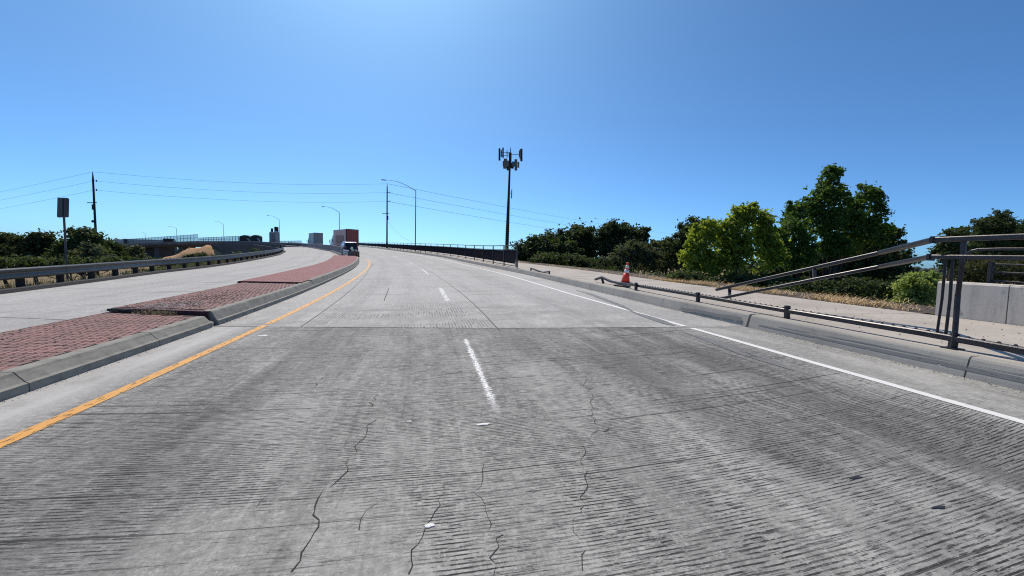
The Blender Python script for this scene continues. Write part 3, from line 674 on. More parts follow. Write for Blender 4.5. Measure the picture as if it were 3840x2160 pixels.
# standing part: from behind the frame edge to the torn end
sa, sb = -3.0, 4.05
MB().bar(P(sa, OR_, .232 + HT), rail_pt(3502, 899, OR_), .085, .06, UP).build('top_rail', 'rail_steel', railing)
MB().bar(P(sa, OR_, .232 + HM), rail_pt(3490, 963, OR_), .075, .055, UP).build('middle_rail', 'rail_steel', railing)
j1, j2 = rail_pt(3502, 899, OR_), rail_pt(3490, 963, OR_)
e1, e2 = T(2689, 1086, 9.9), T(2701, 1120, 8.6)
k1 = T(3052.5, 1004, 6.35); k2 = T(3055, 1047.7, 6.2)
e1 = W(pr(9.6, 7.75, .232 + .26)); 
e1 = T(2689, 1086, 8.6); e2 = T(2699, 1121, 8.25); e2.z = max(e2.z, P(8.2, 7.6, .262).z)
def bentbar(name, pts, w, h):
    mb = MB()
    for a, b in zip(pts, pts[1:]): mb.bar(a, b + (b - a).normalized() * .012, w, h, UP)
    return mb.build(name, 'rail_steel', railing)
bentbar('bent_top_rail', [j1, T(3300, 948, 5.3), k1, T(2870, 1045, 7.3), e1], .085, .06)
bentbar('bent_middle_rail', [j2, T(3300, 1000, 5.25), k2, T(2870, 1085, 7.1), e2], .075, .055)
MB().bar(T(3052.5, 1004, 6.35), T(3055, 1047.7, 6.2) , .06, .05).build('stub_post', 'rail_steel', railing)
MB().bar(T(2737, 1077, 8.35), T(2735, 1115, 8.1), .07, .06).build('stub_post', 'dark_steel', railing)
for c, (a, b) in enumerate((((3504, 893), (3503, 906)), ((3490, 957), (3490, 972)))):
    q = rail_pt(*a, OR_ - .05); MB().box((rail_pt(*a, OR_) + rail_pt(*b, OR_)) / 2, (.1, .03, .085)).build('splice_sleeve', 'dark_steel', railing)
# the kinked post
pb = P(3.52, OR_, .232)
mb = MB(); pts = [pb, rail_pt(3581, 1250, OR_), rail_pt(3592, 1105, OR_ + .03), rail_pt(3608, 985, OR_), rail_pt(3616, 897, OR_)]
mb.bar(pb, pts[1], .07, .07)
for a, b in zip(pts[1:], pts[2:]): mb.bar(a, b + (b - a) * .015, .044, .044)
mb.build('bent_post', 'rail_steel', railing)
MB().box(pb + UP * .006, (.15, .15, .012)).build('base_plate', 'dark_steel', railing)
for (a, b) in (((3546, 975), (3512, 1262)), ((3572, 975), (3545, 1268))):
    m = ((a[0] + b[0]) / 2 + 4, (a[1] + b[1]) / 2)
    MB().bar(rail_pt(*a, OR_), rail_pt(*m, OR_ + .02), .026, .026).bar(rail_pt(*m, OR_ + .02), rail_pt(*b, OR_), .026, .026).build('bent_picket', 'dark_steel', railing)
for s in (2.62, .45, -1.9):
    MB().bar(P(s, OR_, .232), P(s, OR_, .232 + HT), .07 if s < 1 else .03, .07 if s < 1 else .03, Vector((0, 1, 0))).build('post' if s < 1 else 'picket', 'dark_steel', railing)
for i in range(16):
    s = 2.1 - .14 * i
    MB().bar(P(s, OR_, .232 + HB + .02), P(s, OR_, .232 + HM), .022, .022, Vector((0, 1, 0))).build('picket', 'dark_steel', railing)
# low rail that stayed on its short posts, beaten out of line towards the far end
lowpx = [(3840, 1316, OR_), (3457, 1248, OR_), (2973, 1169, OR_), (2627, 1110, OR_ + .02), (2407, 1074, OR_ + .05)]
low = [rail_pt(*q) for q in lowpx]; low = [P(-3, OR_, .232 + HB)] + low
tail = [rail_pt(2375, 1068, OR_ + .1), rail_pt(2324, 1063, OR_ + .2), rail_pt(2290, 1055, OR_ + .2), rail_pt(2257, 1040, OR_ + .12), rail_pt(2233, 1048, OR_ + .1)]
mb = MB(); allp = low + tail
for a, b in zip(allp, allp[1:]): mb.bar(a, b + (b - a).normalized() * .01, .075, .075, UP)
mb.build('low_rail', 'rail_steel', railing)
mb = MB()
for a, b in zip(low, low[1:]):
    n = int((b - a).length / .125)
    for i in range(n):
        p = a.lerp(b, (i + .5) / n) + UP * .046; mb.box(p, (.03, .03, .02), taper=.5)
o = mb.build('picket_stumps', 'dark_steel', railing); o['kind'] = 'stuff'
for s, h in ((1.1, .19), (5.75, .19), (8.05, .19), (10.75, .2)):
    MB().bar(P(s, OR_, .232), P(s, OR_, .232 + h + .035), .078, .078, Vector((0, 1, 0))).build('short_post', 'dark_steel', railing)
MB().bar(P(13.1, OR_ + .12, .232), rail_pt(2257, 1043, OR_ + .12), .07, .07, Vector((0, 1, 0))).build('short_post', 'dark_steel', railing)
MB().bar(P(12.2, OR_ + .1, .262), P(11.6, OR_ + .25, .262), .16, .05).build('broken_base', 'dark_steel', railing)
# short fragment of rail left between the torn railing and the screened fence
fr = thing('rail_fragment', P(19.5, 6.0, .232), 'short bent rail fragment on two stub legs at the kerb edge', 'railing')
fa_, fm_, fb_ = rail_pt(1991, 1006, 6.05), rail_pt(2035, 1021.5, 6.1), rail_pt(2060, 1018.5, 6.05)
MB().bar(fa_, fm_, .07, .07, UP).bar(fm_, fb_, .07, .07, UP).build('rail', 'rail_steel', fr)
for q in (fa_, fb_): MB().bar(Vector((q.x, q.y, P(19, 6.05, .2).z)), q + UP * .03, .07, .07, Vector((0, 1, 0))).build('leg', 'dark_steel', fr)

# ------------------------------------------------------------------ screened fence along the bridge
fence = thing('bridge_fence', P(23.4, 6.0, .232), 'long fence of dark screen panels along the bridge sidewalk, top rail above', 'fence')
OF = lambda s: float(np.interp(s, [20, 23.4, 31, 38, 50, 75, 127, 177, 205], [5.95, 5.98, 6.35, 6.55, 6.65, 6.3, 6.2, 4.1, 2.0]))
ss = [23.4]; d = 3.5
while ss[-1] < 182: ss.append(ss[-1] + 3.55)
for i, s in enumerate(ss):
    MB().bar(P(s, OF(s), .232), P(s, OF(s), .232 + 1.43), .08, .08, Vector((0, 1, 0))).build('post', 'dark_steel', fence)
    if i == len(ss) - 1: break
    s2 = ss[i + 1]; a, b = lambda z: P(s, OF(s), .232 + z), lambda z: P(s2, OF(s2), .232 + z)
    MB().bar(a(1.41), b(1.41), .06, .06, UP).build('top_rail', 'dark_steel', fence)
    MB().bar(a(.12), b(.12), .05, .05, UP).build('bottom_rail', 'dark_steel', fence)
    MB().bar(a(1.13), b(1.13), .05, .04, UP).build('middle_rail', 'dark_steel', fence)
    ax = (b(0) - a(0)).normalized(); nn = ax.cross(UP) * .012
    cuts = (0.055, .985) if i else (.14, .985)
    A0, B0 = a(.26).lerp(b(.26), cuts[0]), a(.26).lerp(b(.26), cuts[1]); A1, B1 = a(1.10).lerp(b(1.10), cuts[0] if i else .05), a(1.10).lerp(b(1.10), cuts[1])
    if i == 0:
        c0 = a(.26).lerp(b(.26), .16); c1 = a(.62).lerp(b(.62), .16); c2 = a(.62).lerp(b(.62), .02); c3 = a(1.10).lerp(b(1.10), .02)
        ring = [c0, B0, B1, c3, c2, c1]
    else: ring = [A0, B0, B1, A1]
    n = len(ring); vs_ = [q + nn for q in ring] + [q - nn for q in ring]
    MB().add(vs_, [tuple(range(n)), tuple(range(2 * n - 1, n - 1, -1))] + [(k, (k + 1) % n, (k + 1) % n + n, k + n) for k in range(n)]).build('screen_panel', 'panel_brown' if i in (3,) else 'panel', fence)
    if i == 0:
        for t in np.linspace(.03, .15, 5): MB().bar(a(.14).lerp(b(.14), t), a(.66).lerp(b(.66), t), .018, .018, Vector((0, 1, 0))).build('picket', 'dark_steel', fence)
        MB().bar(a(.44), a(.44).lerp(b(.44), .16), .03, .03, UP).build('bottom_rail', 'dark_steel', fence)
# ------------------------------------------------------------------ wall and its railing at the right edge
wall = thing('concrete_wall', P(3, 9.2, .2), 'low bare concrete parapet wall at the outer edge of the sidewalk', 'wall')
wz = P(4, 9.2, .232)
def walls(sA, sB, name):
    prof = [(-.0, -1.2), (0, .60), (.02, .63), (.26, .63), (.28, .60), (.28, -1.2)]
    pts = [(P(s, 9.16, .232), (P(s, 9.3) - P(s, 9.2)).normalized(), UP) for s in (sA, (sA + sB) / 2, sB)]
    MB().sweep(pts, prof).build(name, 'wallc', wall)
walls(5.52, 4.62, 'wall_panel'); walls(4.605, 2.0, 'wall_panel'); walls(1.985, -1.0, 'wall_panel'); walls(-1.015, -6, 'wall_panel')
wr = thing('wall_railing', P(3, 9.6, .86), 'dark steel railing with curved end behind the low concrete wall', 'railing')
cu = [T(3626, 951, 5.0), T(3648, 941, 4.95), T(3673, 936, 4.85), T(3740, 934.5, 4.6), T(3840, 934.5, 4.25), P(-5, 9.75, 1.55)]
cu = [rail_pt(3626, 952, 9.62), rail_pt(3645, 942, 9.62), rail_pt(3673, 936, 9.62), rail_pt(3760, 934, 9.62), rail_pt(3840, 934, 9.62)]
mb = MB()
cu.append(cu[-1] + (cu[-1] - cu[-2]) * 6)
for a, b in zip(cu, cu[1:]): mb.bar(a, b, .05, .05, UP)
mb.build('top_rail', 'rail_steel', wr)
for yy in (991, 1020, 1052):
    a, b = rail_pt(3718, yy, 9.62), rail_pt(3840, yy + (yy - 960) * .1, 9.62); MB().bar(a, a + (b - a) * 7, .03, .03, UP).build('rail', 'dark_steel', wr)
q = rail_pt(3719, 985, 9.62); MB().bar(Vector((q.x, q.y, P(4.5, 9.6, .2).z)), q + UP * .02, .06, .06, Vector((0, 1, 0))).build('post', 'dark_steel', wr)
q2 = rail_pt(3719, 936, 9.62)
for dd in (1.6, 3.2): 
    e = q + (cu[-1] - cu[-2]).normalized() * dd; MB().bar(Vector((e.x, e.y, P(3, 9.6, .2).z)), e + UP * .22, .06, .06, Vector((0, 1, 0))).build('post', 'dark_steel', wr)
# ------------------------------------------------------------------ traffic cone
cs, co = G(1573 * K, 713 * K, .232)
cone = thing('traffic_cone', P(cs, co, .234), 'orange traffic cone with two white bands beside the torn railing', 'cone')
cb = P(cs, co, .234); lean = (UP + Vector((.10, 0, 0))).normalized()
MB().box(cb + UP * .02, (.40, .40, .04), taper=.93).build('base', 'rubber', cone)
def ring_(z0, z1, grow=0.):
    rr = lambda z: .155 + (.03 - .155) * (z - .04) / .72 + grow
    return [cb + lean * z0, cb + lean * z1], [rr(z0), rr(z1)]
for nm, mt, z0, z1 in (('cone_body', 'cone_o', .04, .38), ('white_band', 'cone_w', .38, .50), ('cone_body', 'cone_o', .50, .55), ('white_band', 'cone_w', .55, .66), ('cone_body', 'cone_o', .66, .76)):
    p_, r__ = ring_(z0, z1, 0 if 'body' in nm else .002); MB().tube(p_, r__, 20, True).build(nm, mt, cone, True)
# ------------------------------------------------------------------ litter on the roadway
def blob(name, mat, px, py, rs, ro, label, dz=.003, h=.003, cat='litter'):
    s, o = G(px, py, 0); t = thing(name, P(s, o, 0), label, cat); n = 11
    ks = [rnd.uniform(.65, 1.15) for _ in range(n)]
    b = [P(s + rs * ks[i] * math.sin(6.283 * i / n), o + ro * ks[i] * math.cos(6.283 * i / n), dz) for i in range(n)]
    tp = [q.lerp(P(s, o, dz), .2) + UP * (h * rnd.uniform(.6, 1.4)) for q in b]
    MB().add(b + tp, [tuple(range(n, 2 * n))] + [(i, (i + 1) % n, (i + 1) % n + n, i + n) for i in range(n)]).build('scrap', mat, t)
blob('litter', 'litter', 985, 1259, .05, .10, 'pale flattened scrap beside the yellow line just before the joint')
blob('litter', 'litter', 1813, 1592, .02, .06, 'small pale scrap below the near end of the worn lane dash')
blob('litter', 'litter', 1612, 1972, .018, .03, 'white crumpled scrap near the bottom middle of the road')
blob('litter', 'litter', 1535, 1582, .014, .03, 'tiny white scrap left of the worn lane dash')
blob('flat_debris', 'litter_grey', 1695, 1396, .055, .12, 'flat grey patch of debris left of the worn lane dash', cat='debris')
blob('tar_blob', 'tar', 3212, 1792, .014, .05, 'small black tar blob on the right lane, the farther of two', cat='tar', h=.001)
blob('tar_blob', 'tar', 3520, 1903, .014, .05, 'small black tar blob on the right lane, the nearer of two', cat='tar', h=.001)
blob('flat_debris', 'pebble', 400, 1166, .04, .09, 'dark scrap on the oncoming road beside the median step', cat='debris')
# ------------------------------------------------------------------ guardrail on the far left
OG = lambda s: OLE(s) - .42
guard = thing('guardrail', P(17, OG(17), 0), 'long weathered steel guardrail on posts along the oncoming road', 'guardrail')
dike = []
for s in np.arange(9, 118, 1.0): a = P(s, OLE(s) + .02); dike.append((a, (P(s, OLE(s) + .1) - a).normalized(), UP))
dk = MB().sweep(dike, [(0, -.02), (-.06, .11), (-.14, .13), (-.5, .10), (-.9, .02), (-.9, -.3)]).build('asphalt_dike', 'asphalt', None); tag(dk, kind='structure')
wprof = [(a * 1.1, b * 1.16) for a, b in [(-.02, .0), (.0, .0), (.035, .035), (.035, .085), (0., .13), (-.005, .155), (0, .18), (.035, .225), (.035, .275), (0, .31), (-.02, .31), (-.02, .30), (.02, .27), (.02, .23), (-.015, .18), (-.02, .155), (-.015, .13), (.02, .08), (.02, .04), (-.02, .015)]]
gs = [15.7, 17.1]; 
while gs[-1] < 108: gs.append(gs[-1] + 1.9)
for i in range(0, len(gs) - 1, 2):
    a, b = gs[i], gs[min(i + 2, len(gs) - 1)]
    pts = []
    for s in np.linspace(a - .06, b + .06, 7): q = P(s, OG(s) + .13 + .002 * (i % 4), .39); pts.append((q, (P(s, 0) - P(s, -1)).normalized(), UP))
    MB().sweep(pts, wprof, closed=True).build('rail_beam', 'guard', guard)
for i, s in enumerate(gs[1:]):
    MB().bar(P(s, OG(s) - .08, -.4), P(s, OG(s) - .08, .70), .15, .2, Vector((0, 1, 0))).build('post', 'wood', guard)
    MB().box(P(s, OG(s) + .06, .585), (.12, .15, .34)).build('spacer_block', 'wood', guard)
# end treatment at the left edge of the picture
pts = []
for s in np.linspace(15.75, 15.2, 6): t = (15.75 - s) / .55; q = P(s, OG(s) + .13 - .25 * t * t, .39); pts.append((q, (P(s, 0) - P(s, -1)).normalized(), UP))
MB().sweep(pts, wprof, closed=True).build('end_wing', 'guard', guard)
MB().bar(P(15.75, OG(15.7) - .1, -.3), P(15.75, OG(15.7) - .1, .74), .22, .26, Vector((0, 1, 0))).build('end_post', 'wood', guard)
pole = thing('marker_post', P(14.6, OG(14.6) - .9, -.2), 'grey post with a rounded head at the left end of the guardrail', 'post')
b = P(14.9, OG(14.9) - .6, -.3); MB().tube([b, b + ZV * 1.25], .09, 10).build('shaft', 'galv', pole); MB().tube([b + ZV * 1.25, b + ZV * 1.3, b + ZV * 1.62, b + ZV * 1.68], [.05, .13, .13, .05], 10).build('head', 'galv', pole)
pts = []
for _ in range(5200):
    s = rnd.uniform(12, 60); o = OLE(s) - .75 - abs(rnd.gauss(0, 1.1)); p = P(s, o, 0); p.z = gz(p.x, p.y) if o < OLE(s) - 1.2 else P(s, o, .03).z; pts.append(p)
dg = blades('dry_grass', 'dryweed', pts, .08, .34, .009, None, .7); tag(dg, 'dry pale grass growing behind the guardrail', 'grass', kind='stuff')
# ------------------------------------------------------------------ road sign seen from behind
sg = thing('road_sign', T(232, 1000, 21), 'grey back of a tall rectangular road sign on a single pole', 'sign')
sp0 = T(231, 1010, 21); sp1 = T(236, 745, 21); MB().tube([Vector((sp1.x, sp1.y, gz(sp1.x, sp1.y) - .2)), sp1], .038, 10).build('pole', 'lamp_grey', sg)
c0, c1, c2, c3 = T(214, 816, 20.9), T(257.5, 815, 20.9), T(259, 742, 20.9), T(216, 741, 20.9)
def rrect(a, b, c, d, r=.12, n=4):
    out = []
    for p, q, w_ in ((a, d, b), (b, a, c), (c, b, d), (d, c, a)):
        u1 = (q - p) * r; u2 = (w_ - p) * (r * (q - p).length / max(1e-6, (w_ - p).length)) if False else (w_ - p).normalized() * ((q - p).length * r)
        u1 = (q - p).normalized() * u2.length
        for i in range(n + 1):
            t = i / n * math.pi / 2; out.append(p + u1 * (1 - math.sin(t)) + u2 * (1 - math.cos(t)))
    return out
rr_ = rrect(c0, c1, c2, c3, .08); nrm = (c1 - c0).cross(c3 - c0).normalized() * .01; n = len(rr_)
MB().add([q + nrm for q in rr_] + [q - nrm for q in rr_], [tuple(range(n)), tuple(range(2 * n - 1, n - 1, -1))] + [(i, (i + 1) % n, (i + 1) % n + n, i + n) for i in range(n)]).build('sign_panel', 'sign_back', sg)
MB().bar(T(236.5, 812, 20.8), T(237.5, 745, 20.8), .05, .04).build('stiffener', 'dark_steel', sg)

# ------------------------------------------------------------------ lamps, utility poles, wires, cell tower
def zground(p): return gz(p.x, p.y)
def lamp(px, ptop, ptip, ytip, Y, label, r=.10, group='street lamps along the curving bridge'):
    top = T(px * K, ptop * K, Y); tip = T(ptip * K, ytip * K, Y - .0); base = Vector((top.x, top.y, max(zground(top) - .2, -6)))
    t = thing('street_lamp', base, label, 'street lamp', group)
    MB().tube([base, top], [r, r * .6], 10).build('pole', 'lamp_grey', t, True)
    v = tip - top; h = Vector((v.x, v.y, 0)); pts = [top + h * x + ZV * v.z * y for x, y in ((0, 0), (.15, .3), (.3, .55), (.45, .78), (.6, .92), (.75, .98), (.88, 1.0))]
    MB().tube(pts, [r * .55, r * .5, r * .46, r * .42, r * .38, r * .34, r * .3], 8).build('arm', 'lamp_grey', t, True)
    e = pts[-1]; hd = h.normalized(); sz = max(.5, h.length * .16)
    MB().box(e + hd * sz * .5 - ZV * .03, (sz, .26, .13), hd, Vector((-hd.y, hd.x, 0)), ZV, .75).build('lamp_head', 'lamp_grey', t)
lamp(1046, 480, 962, 452, 75, 'nearest and tallest street lamp, rising behind the screened fence')
lamp(853.5, 534, 811, 519.5, 108, 'street lamp rising directly behind the maroon box truck')
lamp(702.5, 553, 673, 542, 150, 'street lamp beside the grey silos where the road leaves view')
lamp(562, 565, 541, 556, 196, 'street lamp on the overpass right of the taller clear screen')
lamp(444, 575, 425, 569.5, 232, 'street lamp above the taller clear screen on the overpass', .12)
lamp(365, 587, 357, 584, 330, 'smallest and most distant street lamp at the left of the overpass', .14)
def cat_pts(a, b, sag, n=24): return [a.lerp(b, i / n) - ZV * (4 * sag * (i / n) * (1 - i / n)) for i in range(n + 1)]
def upole(x1, y1, Y, label, arms):
    top = T(x1 * K, y1 * K, Y); base = Vector((top.x, top.y, zground(top) - .5)); t = thing('utility_pole', base, label, 'utility pole', 'utility poles carrying the three wires')
    MB().tube([base, base.lerp(top, .8), base.lerp(top, .93), top], [.22, .16, .15, .05], 10).build('shaft', 'pole_dark', t, True)
    rt = W(C_R)
    for k, yy in enumerate(arms):
        q = T(x1 * K, yy * K, Y); MB().bar(q, q + rt * .75, .09, .09).build('insulator_arm', 'pole_dark', t)
        MB().tube([q + rt * .75 - ZV * .16, q + rt * .75 + ZV * .2], [.10, .07], 8).build('insulator', 'pole_dark', t)
    return t, top, base, rt
u1, t1, b1, rt = upole(233, 432, 92, 'tall dark utility pole behind the left trees', (455, 478))
u2, t2, b2, rt = upole(974, 462, 112, 'tall dark utility pole just left of the nearest street lamp', (484, 506))
for (u, x, yy, Y) in ((u1, 231.5, 510, 92), (u2, 970.5, 537, 112)):
    q = T(x * K, yy * K, Y); MB().bar(q - rt * .9, q + rt * .9, .12, .14).build('cross_arm', 'pole_dark', u)
    q = T((x + 4) * K, (yy + 11) * K, Y); MB().tube([q - ZV * .5, q + ZV * .5], .26, 10).build('transformer', 'pole_dark', u)
q = T(232 * K, 557 * K, 92); MB().box(q + rt * .3, (.5, .4, .45)).build('cable_box', 'pole_dark', u1)
def wire(a, b, sag, label, r=.018): 
    o = MB().tube(cat_pts(a, b, sag), r, 5).build('power_line', 'lamp_grey', None); tag(o, label, 'wire', 'power lines'); return o
nm_ = ('top', 'middle', 'lowest')
for k, (ya, yb, yl_, yr) in enumerate(((432, 462, 475, 592), (455, 484, 495, 604), (478, 506, 517, 616))):
    a, b = T(233.5 * K + (0 if k == 0 else 5), ya * K, 92), T(974 * K + (0 if k == 0 else -5), yb * K, 112)
    wire(a, b, 1.1, nm_[k] + ' power line strung between the two utility poles')
    wire(a, T(-380 * K, (yl_ + (yl_ - ya) * 1.63) * K, 190), 1.0, nm_[k] + ' power line running off the left edge from the left pole')
    wire(b, T(1760 * K, yr * K, 380), 3.0, nm_[k] + ' power line falling rightward past the cell tower', .035)
wire(T(975 * K, 557 * K, 112), T(1036 * K, 608 * K, 108), .8, 'thin slack wire slanting from the right utility pole down to the fence')
TW = 96
tw = thing('cell_tower', T(1275 * K, 624 * K, TW), 'tall dark monopole cell tower topped with antenna panels', 'tower')
tt = T(1284 * K, 374 * K, TW); tb = T(1274.5 * K, 640 * K, TW); tb = tb + (tb - tt) * .1
MB().tube([tb, tb.lerp(tt, .3), tb.lerp(tt, .65), tb.lerp(tt, .93)], [.46, .42, .27, .22], 12).build('mast', 'pole_dark', tw, True)
MB().tube([tb.lerp(tt, .93), tt], [.10, .06], 8).build('lightning_rod', 'pole_dark', tw)
mb = MB()
for i in range(26):
    q = tb.lerp(tt, .12 + i * .017); mb.bar(q - rt * .56, q + rt * .56, .06, .06)
mb.build('step_bolts', 'pole_dark', tw)['kind'] = 'stuff'
def tpx(x, y, dy=0.): return T(1800 + x * .138, 500 + y * .138, TW + dy)
mb = MB()
for x0, y0, x1, y1 in ((555, 530, 820, 520), (555, 595, 790, 610), (870, 575, 1080, 578), (700, 530, 820, 580)): mb.bar(tpx(x0, y0), tpx(x1, y1), .10, .10)
mb.build('antenna_frame', 'pole_dark', tw)
MB().tube([tpx(825, 530), tpx(815, 940)], [.33, .33], 10).build('collar', 'pole_dark', tw)
for x, y0, y1, w, dy, m_ in ((530, 410, 740, .36, 0, 'dark_steel'), (626, 390, 665, .28, -.3, 'dark_steel'), (735, 460, 660, .12, .3, 'dark_steel'), (1125, 420, 760, .42, 0, 'dark_steel'), (1092, 440, 700, .26, -.4, 'antenna'),
     (690, 690, 960, .62, -.5, 'antenna'), (740, 740, 900, .6, -.6, 'antenna'), (975, 705, 1010, .52, -.4, 'antenna'), (1042, 775, 935, .34, .1, 'antenna'), (632, 750, 900, .2, .2, 'antenna'), (755, 900, 1010, .4, .3, 'dark_steel'), (910, 765, 900, .5, -.2, 'antenna'), (660, 780, 960, .4, .4, 'dark_steel'), (800, 820, 1000, .5, .5, 'dark_steel'), (880, 840, 960, .45, .5, 'dark_steel'), (1070, 480, 640, .2, .4, 'dark_steel'), (580, 450, 640, .2, .5, 'dark_steel')):
    a, b = tpx(x, y0, dy), tpx(x, y1, dy); MB().bar(a, b, w * 1.25, .2, Vector((0, 1, 0))).build('antenna_panel', m_, tw)
for x, y0, y1 in ((832, 380, 520), (735, 455, 700)): MB().tube([tpx(x, y0), tpx(x, y1)], .06, 6).build('whip_antenna', 'lamp_grey', tw)
MB().box(tpx(850, 860, .2), (1.3, .6, 1.0)).build('radio_unit', 'dark_steel', tw)
q = tb.lerp(tt, .62); MB().tube([q + rt * .3, q + rt * .7], .05, 6).tube([q + rt * .7 + ZV * .9, q + rt * .7 - ZV * 1.2], .11, 8).build('whip_antenna', 'dark_steel', tw)

# ------------------------------------------------------------------ median barrier and crash cushion
bar_ = []
for s in np.arange(54, 206, 2.0): a = P(s, OBC(s)); bar_.append((a, (P(s, OBC(s) + .1) - a).normalized(), UP))
barrier = MB().sweep(bar_, [(-.32, -.02), (-.32, .07), (-.17, .33), (-.09, 1.08), (-.06, 1.12), (.06, 1.12), (.09, 1.08), (.17, .33), (.32, .07), (.32, -.02)]).build('median_barrier', 'barrier')
tag(barrier, 'long curving grey concrete barrier dividing the two carriageways', 'barrier')
cu_ = thing('crash_cushion', P(50, -4.9, .0), 'crash cushion with ribbed side panels and striped nose before the median barrier', 'crash cushion')
N0 = G(1327, 965.5, .1); ns, no = N0
def cp(ds, do, z): return P(ns + ds, no + do - ds * .10, z)
for k in range(4):   # ribbed fender panels on both sides, widening to the back
    for sd_ in (-1, 1):
        a, b = .3 + k * .95, .3 + (k + 1) * .95 + .1; pts = []
        for t in (a, (a + b) / 2, b): w_ = .42 + .05 * t + .015 * (4 - k) * 0; q = cp(t, sd_ * w_, .28); pts.append((q, (cp(t, 1, 0) - cp(t, 0, 0)).normalized() * sd_, UP))
        MB().sweep(pts, [(0, 0), (.07, .06), (.07, .14), (0, .2), (.07, .26), (.07, .34), (0, .4), (.07, .46), (.07, .54), (0, .60), (-.02, .6), (-.02, 0)], closed=True).build('fender_panel', 'galv', cu_)
MB().box(cp(0, 0, .46), (1.15, .35, .64)).build('nose', 'nose', cu_)
for k in range(4):
    x = .16 + k * .12; z0, z1 = .18, .74
    MB().add([cp(-.27, x, z0), cp(-.27, x + .07, z0), cp(-.27, x + .07 - .2, z1), cp(-.27, x - .2, z1), cp(-.28, x, z0), cp(-.28, x + .07, z0), cp(-.28, x + .07 - .2, z1), cp(-.28, x - .2, z1)], [(0, 1, 2, 3), (4, 5, 6, 7), (0, 1, 5, 4), (1, 2, 6, 5), (2, 3, 7, 6), (3, 0, 4, 7)]).build('stripe', 'orange' if k % 2 == 0 else 'black', cu_)
for x in (-.4, .1, .45): MB().bar(cp(.1, x, .0), cp(.1, x, .2), .09, .09, Vector((0, 1, 0))).build('foot', 'dark_steel', cu_)
q = cp(.35, -.05, .75); MB().tube([q, q + ZV * .12 - rt * .03, q + ZV * .4 - rt * .12, q + ZV * .52 - rt * .16], [.05, .13, .13, .05], 10).build('reflector_paddle', 'lime', cu_)
q = cp(.2, .30, .78); MB().tube([q, q + ZV * .2], [.07, .05], 8).build('reflector', 'cone_w', cu_)

# ------------------------------------------------------------------ vehicles
def frame_at(loc, hd):     # local axes: X right, Y forward, Z up ; hd = heading angle left of +Y
    f = Vector((-math.sin(hd), math.cos(hd), 0)); r = Vector((f.y, -f.x, 0)); return lambda x, y, z: loc + r * x + f * y + ZV * z, r, f
def wheel(parent, Lp, r, x, y, rad, w=.28):
    a, b = Lp(x - w / 2, y, rad), Lp(x + w / 2, y, rad)
    wo_ = MB().tube([a, b], rad, 14).build('wheel', 'rubber', parent)
    MB().tube([a - r * .01, b + r * .01], rad * .55, 10).build('rim', 'galv', wo_)
def prism_lr(Lp, prof, w0, w1=None):   # prof [(y,z)...] extruded over x ±w ; w may vary with z via function
    n = len(prof); vs_ = []
    for sx in (-1, 1): vs_ += [Lp(sx * (w0(z) if callable(w0) else w0), y, z) for y, z in prof]
    return vs_, [tuple(range(n)), tuple(range(2 * n - 1, n - 1, -1))] + [(i, (i + 1) % n, (i + 1) % n + n, i + n) for i in range(n)]
def box_truck(px, ybase, Y, hd, L, H, Wd, label, side, rear, cab, inset=None):
    c = RY(px, ybase, Y); s, o = so_of(c.x, c.y); loc = W(pr(s, o, 0)); t = thing('box_truck', loc, label, 'truck', 'box trucks driving away over the bridge'); Lp, r, f = frame_at(loc, hd)
    z0 = 1.0
    bx = MB().box(Lp(0, L / 2, (z0 + H) / 2), (Wd, L, H - z0), r, f, ZV).build('cargo_box', side, t)
    dr = MB().box(Lp(0, -.03, (z0 + H) / 2 + .02), (Wd * .86, .05, (H - z0) * .88), r, f, ZV).build('rear_door', rear, t)
    MB().bar(Lp(-.05, -.08, z0 + 1.3), Lp(-.05, -.08, H - .5), .06, .04, Vector((0, 1, 0))).build('lock_rod', 'truck_grey', dr)
    for sx in (-1, 1): MB().bar(Lp(sx * (Wd / 2 - .06), -.05, z0 - .02), Lp(sx * (Wd / 2 - .06), -.05, H + .02), .12, .1, f).build('corner_post', 'blackish' if side != 'truck_white' else 'truck_grey', t)
    MB().bar(Lp(-Wd / 2, -.05, H + .0), Lp(Wd / 2, -.05, H + .0), .1, .12).build('roof_rail', 'blackish', t)
    if inset: MB().box(Lp(-Wd / 2 - .012, L * .48, z0 + (H - z0) * .38), (.02, L * .62, (H - z0) * .52), r, f, ZV).build('side_graphic', inset, t)
    prof = [(L + .15, .55), (L + 2.2, .55), (L + 2.3, 1.1), (L + 1.35, 1.7), (L + .9, 2.75), (L + .15, 3.3)]
    vs_, fs_ = prism_lr(Lp, prof, Wd / 2 - .08); cb_ = MB().add(vs_, fs_).build('cab', cab, t)
    MB().box(Lp(-Wd / 2 + .07, L + .85, 2.05), (.03, .8, .7), r, f, ZV).build('side_window', 'glass', cb_)
    MB().bar(Lp(-Wd / 2 - .25, L + 1.2, 1.5), Lp(-Wd / 2 - .25, L + 1.2, 2.2), .14, .25, f).build('mirror', 'blackish', cb_)
    MB().box(Lp(0, L / 2 + .6, .72), (Wd * .75, L * .95, .4), r, f, ZV).build('chassis', 'blackish', t)
    for y in (.9, 2.0, L + 1.4):
        for sx in (-1, 1): wheel(t, Lp, r, sx * (Wd / 2 - .2), y, .5)
    for sx in (-1, 1): MB().box(Lp(sx * Wd * .38, -.06, .85), (.2, .06, .14), r, f, ZV).build('tail_light', 'truck_red', t)
    return t
box_truck(1321, 940, 83, R(33), 6.3, 4.15, 2.5, 'maroon box truck with white cab behind the crash cushion', 'truck_pink', 'truck_red', 'cab_white', 'truck_red')
box_truck(1194, 930, 130, R(28), 6.0, 4.3, 2.6, 'white box truck with grey rear door ahead of the maroon truck', 'truck_white', 'truck_grey', 'truck_white')
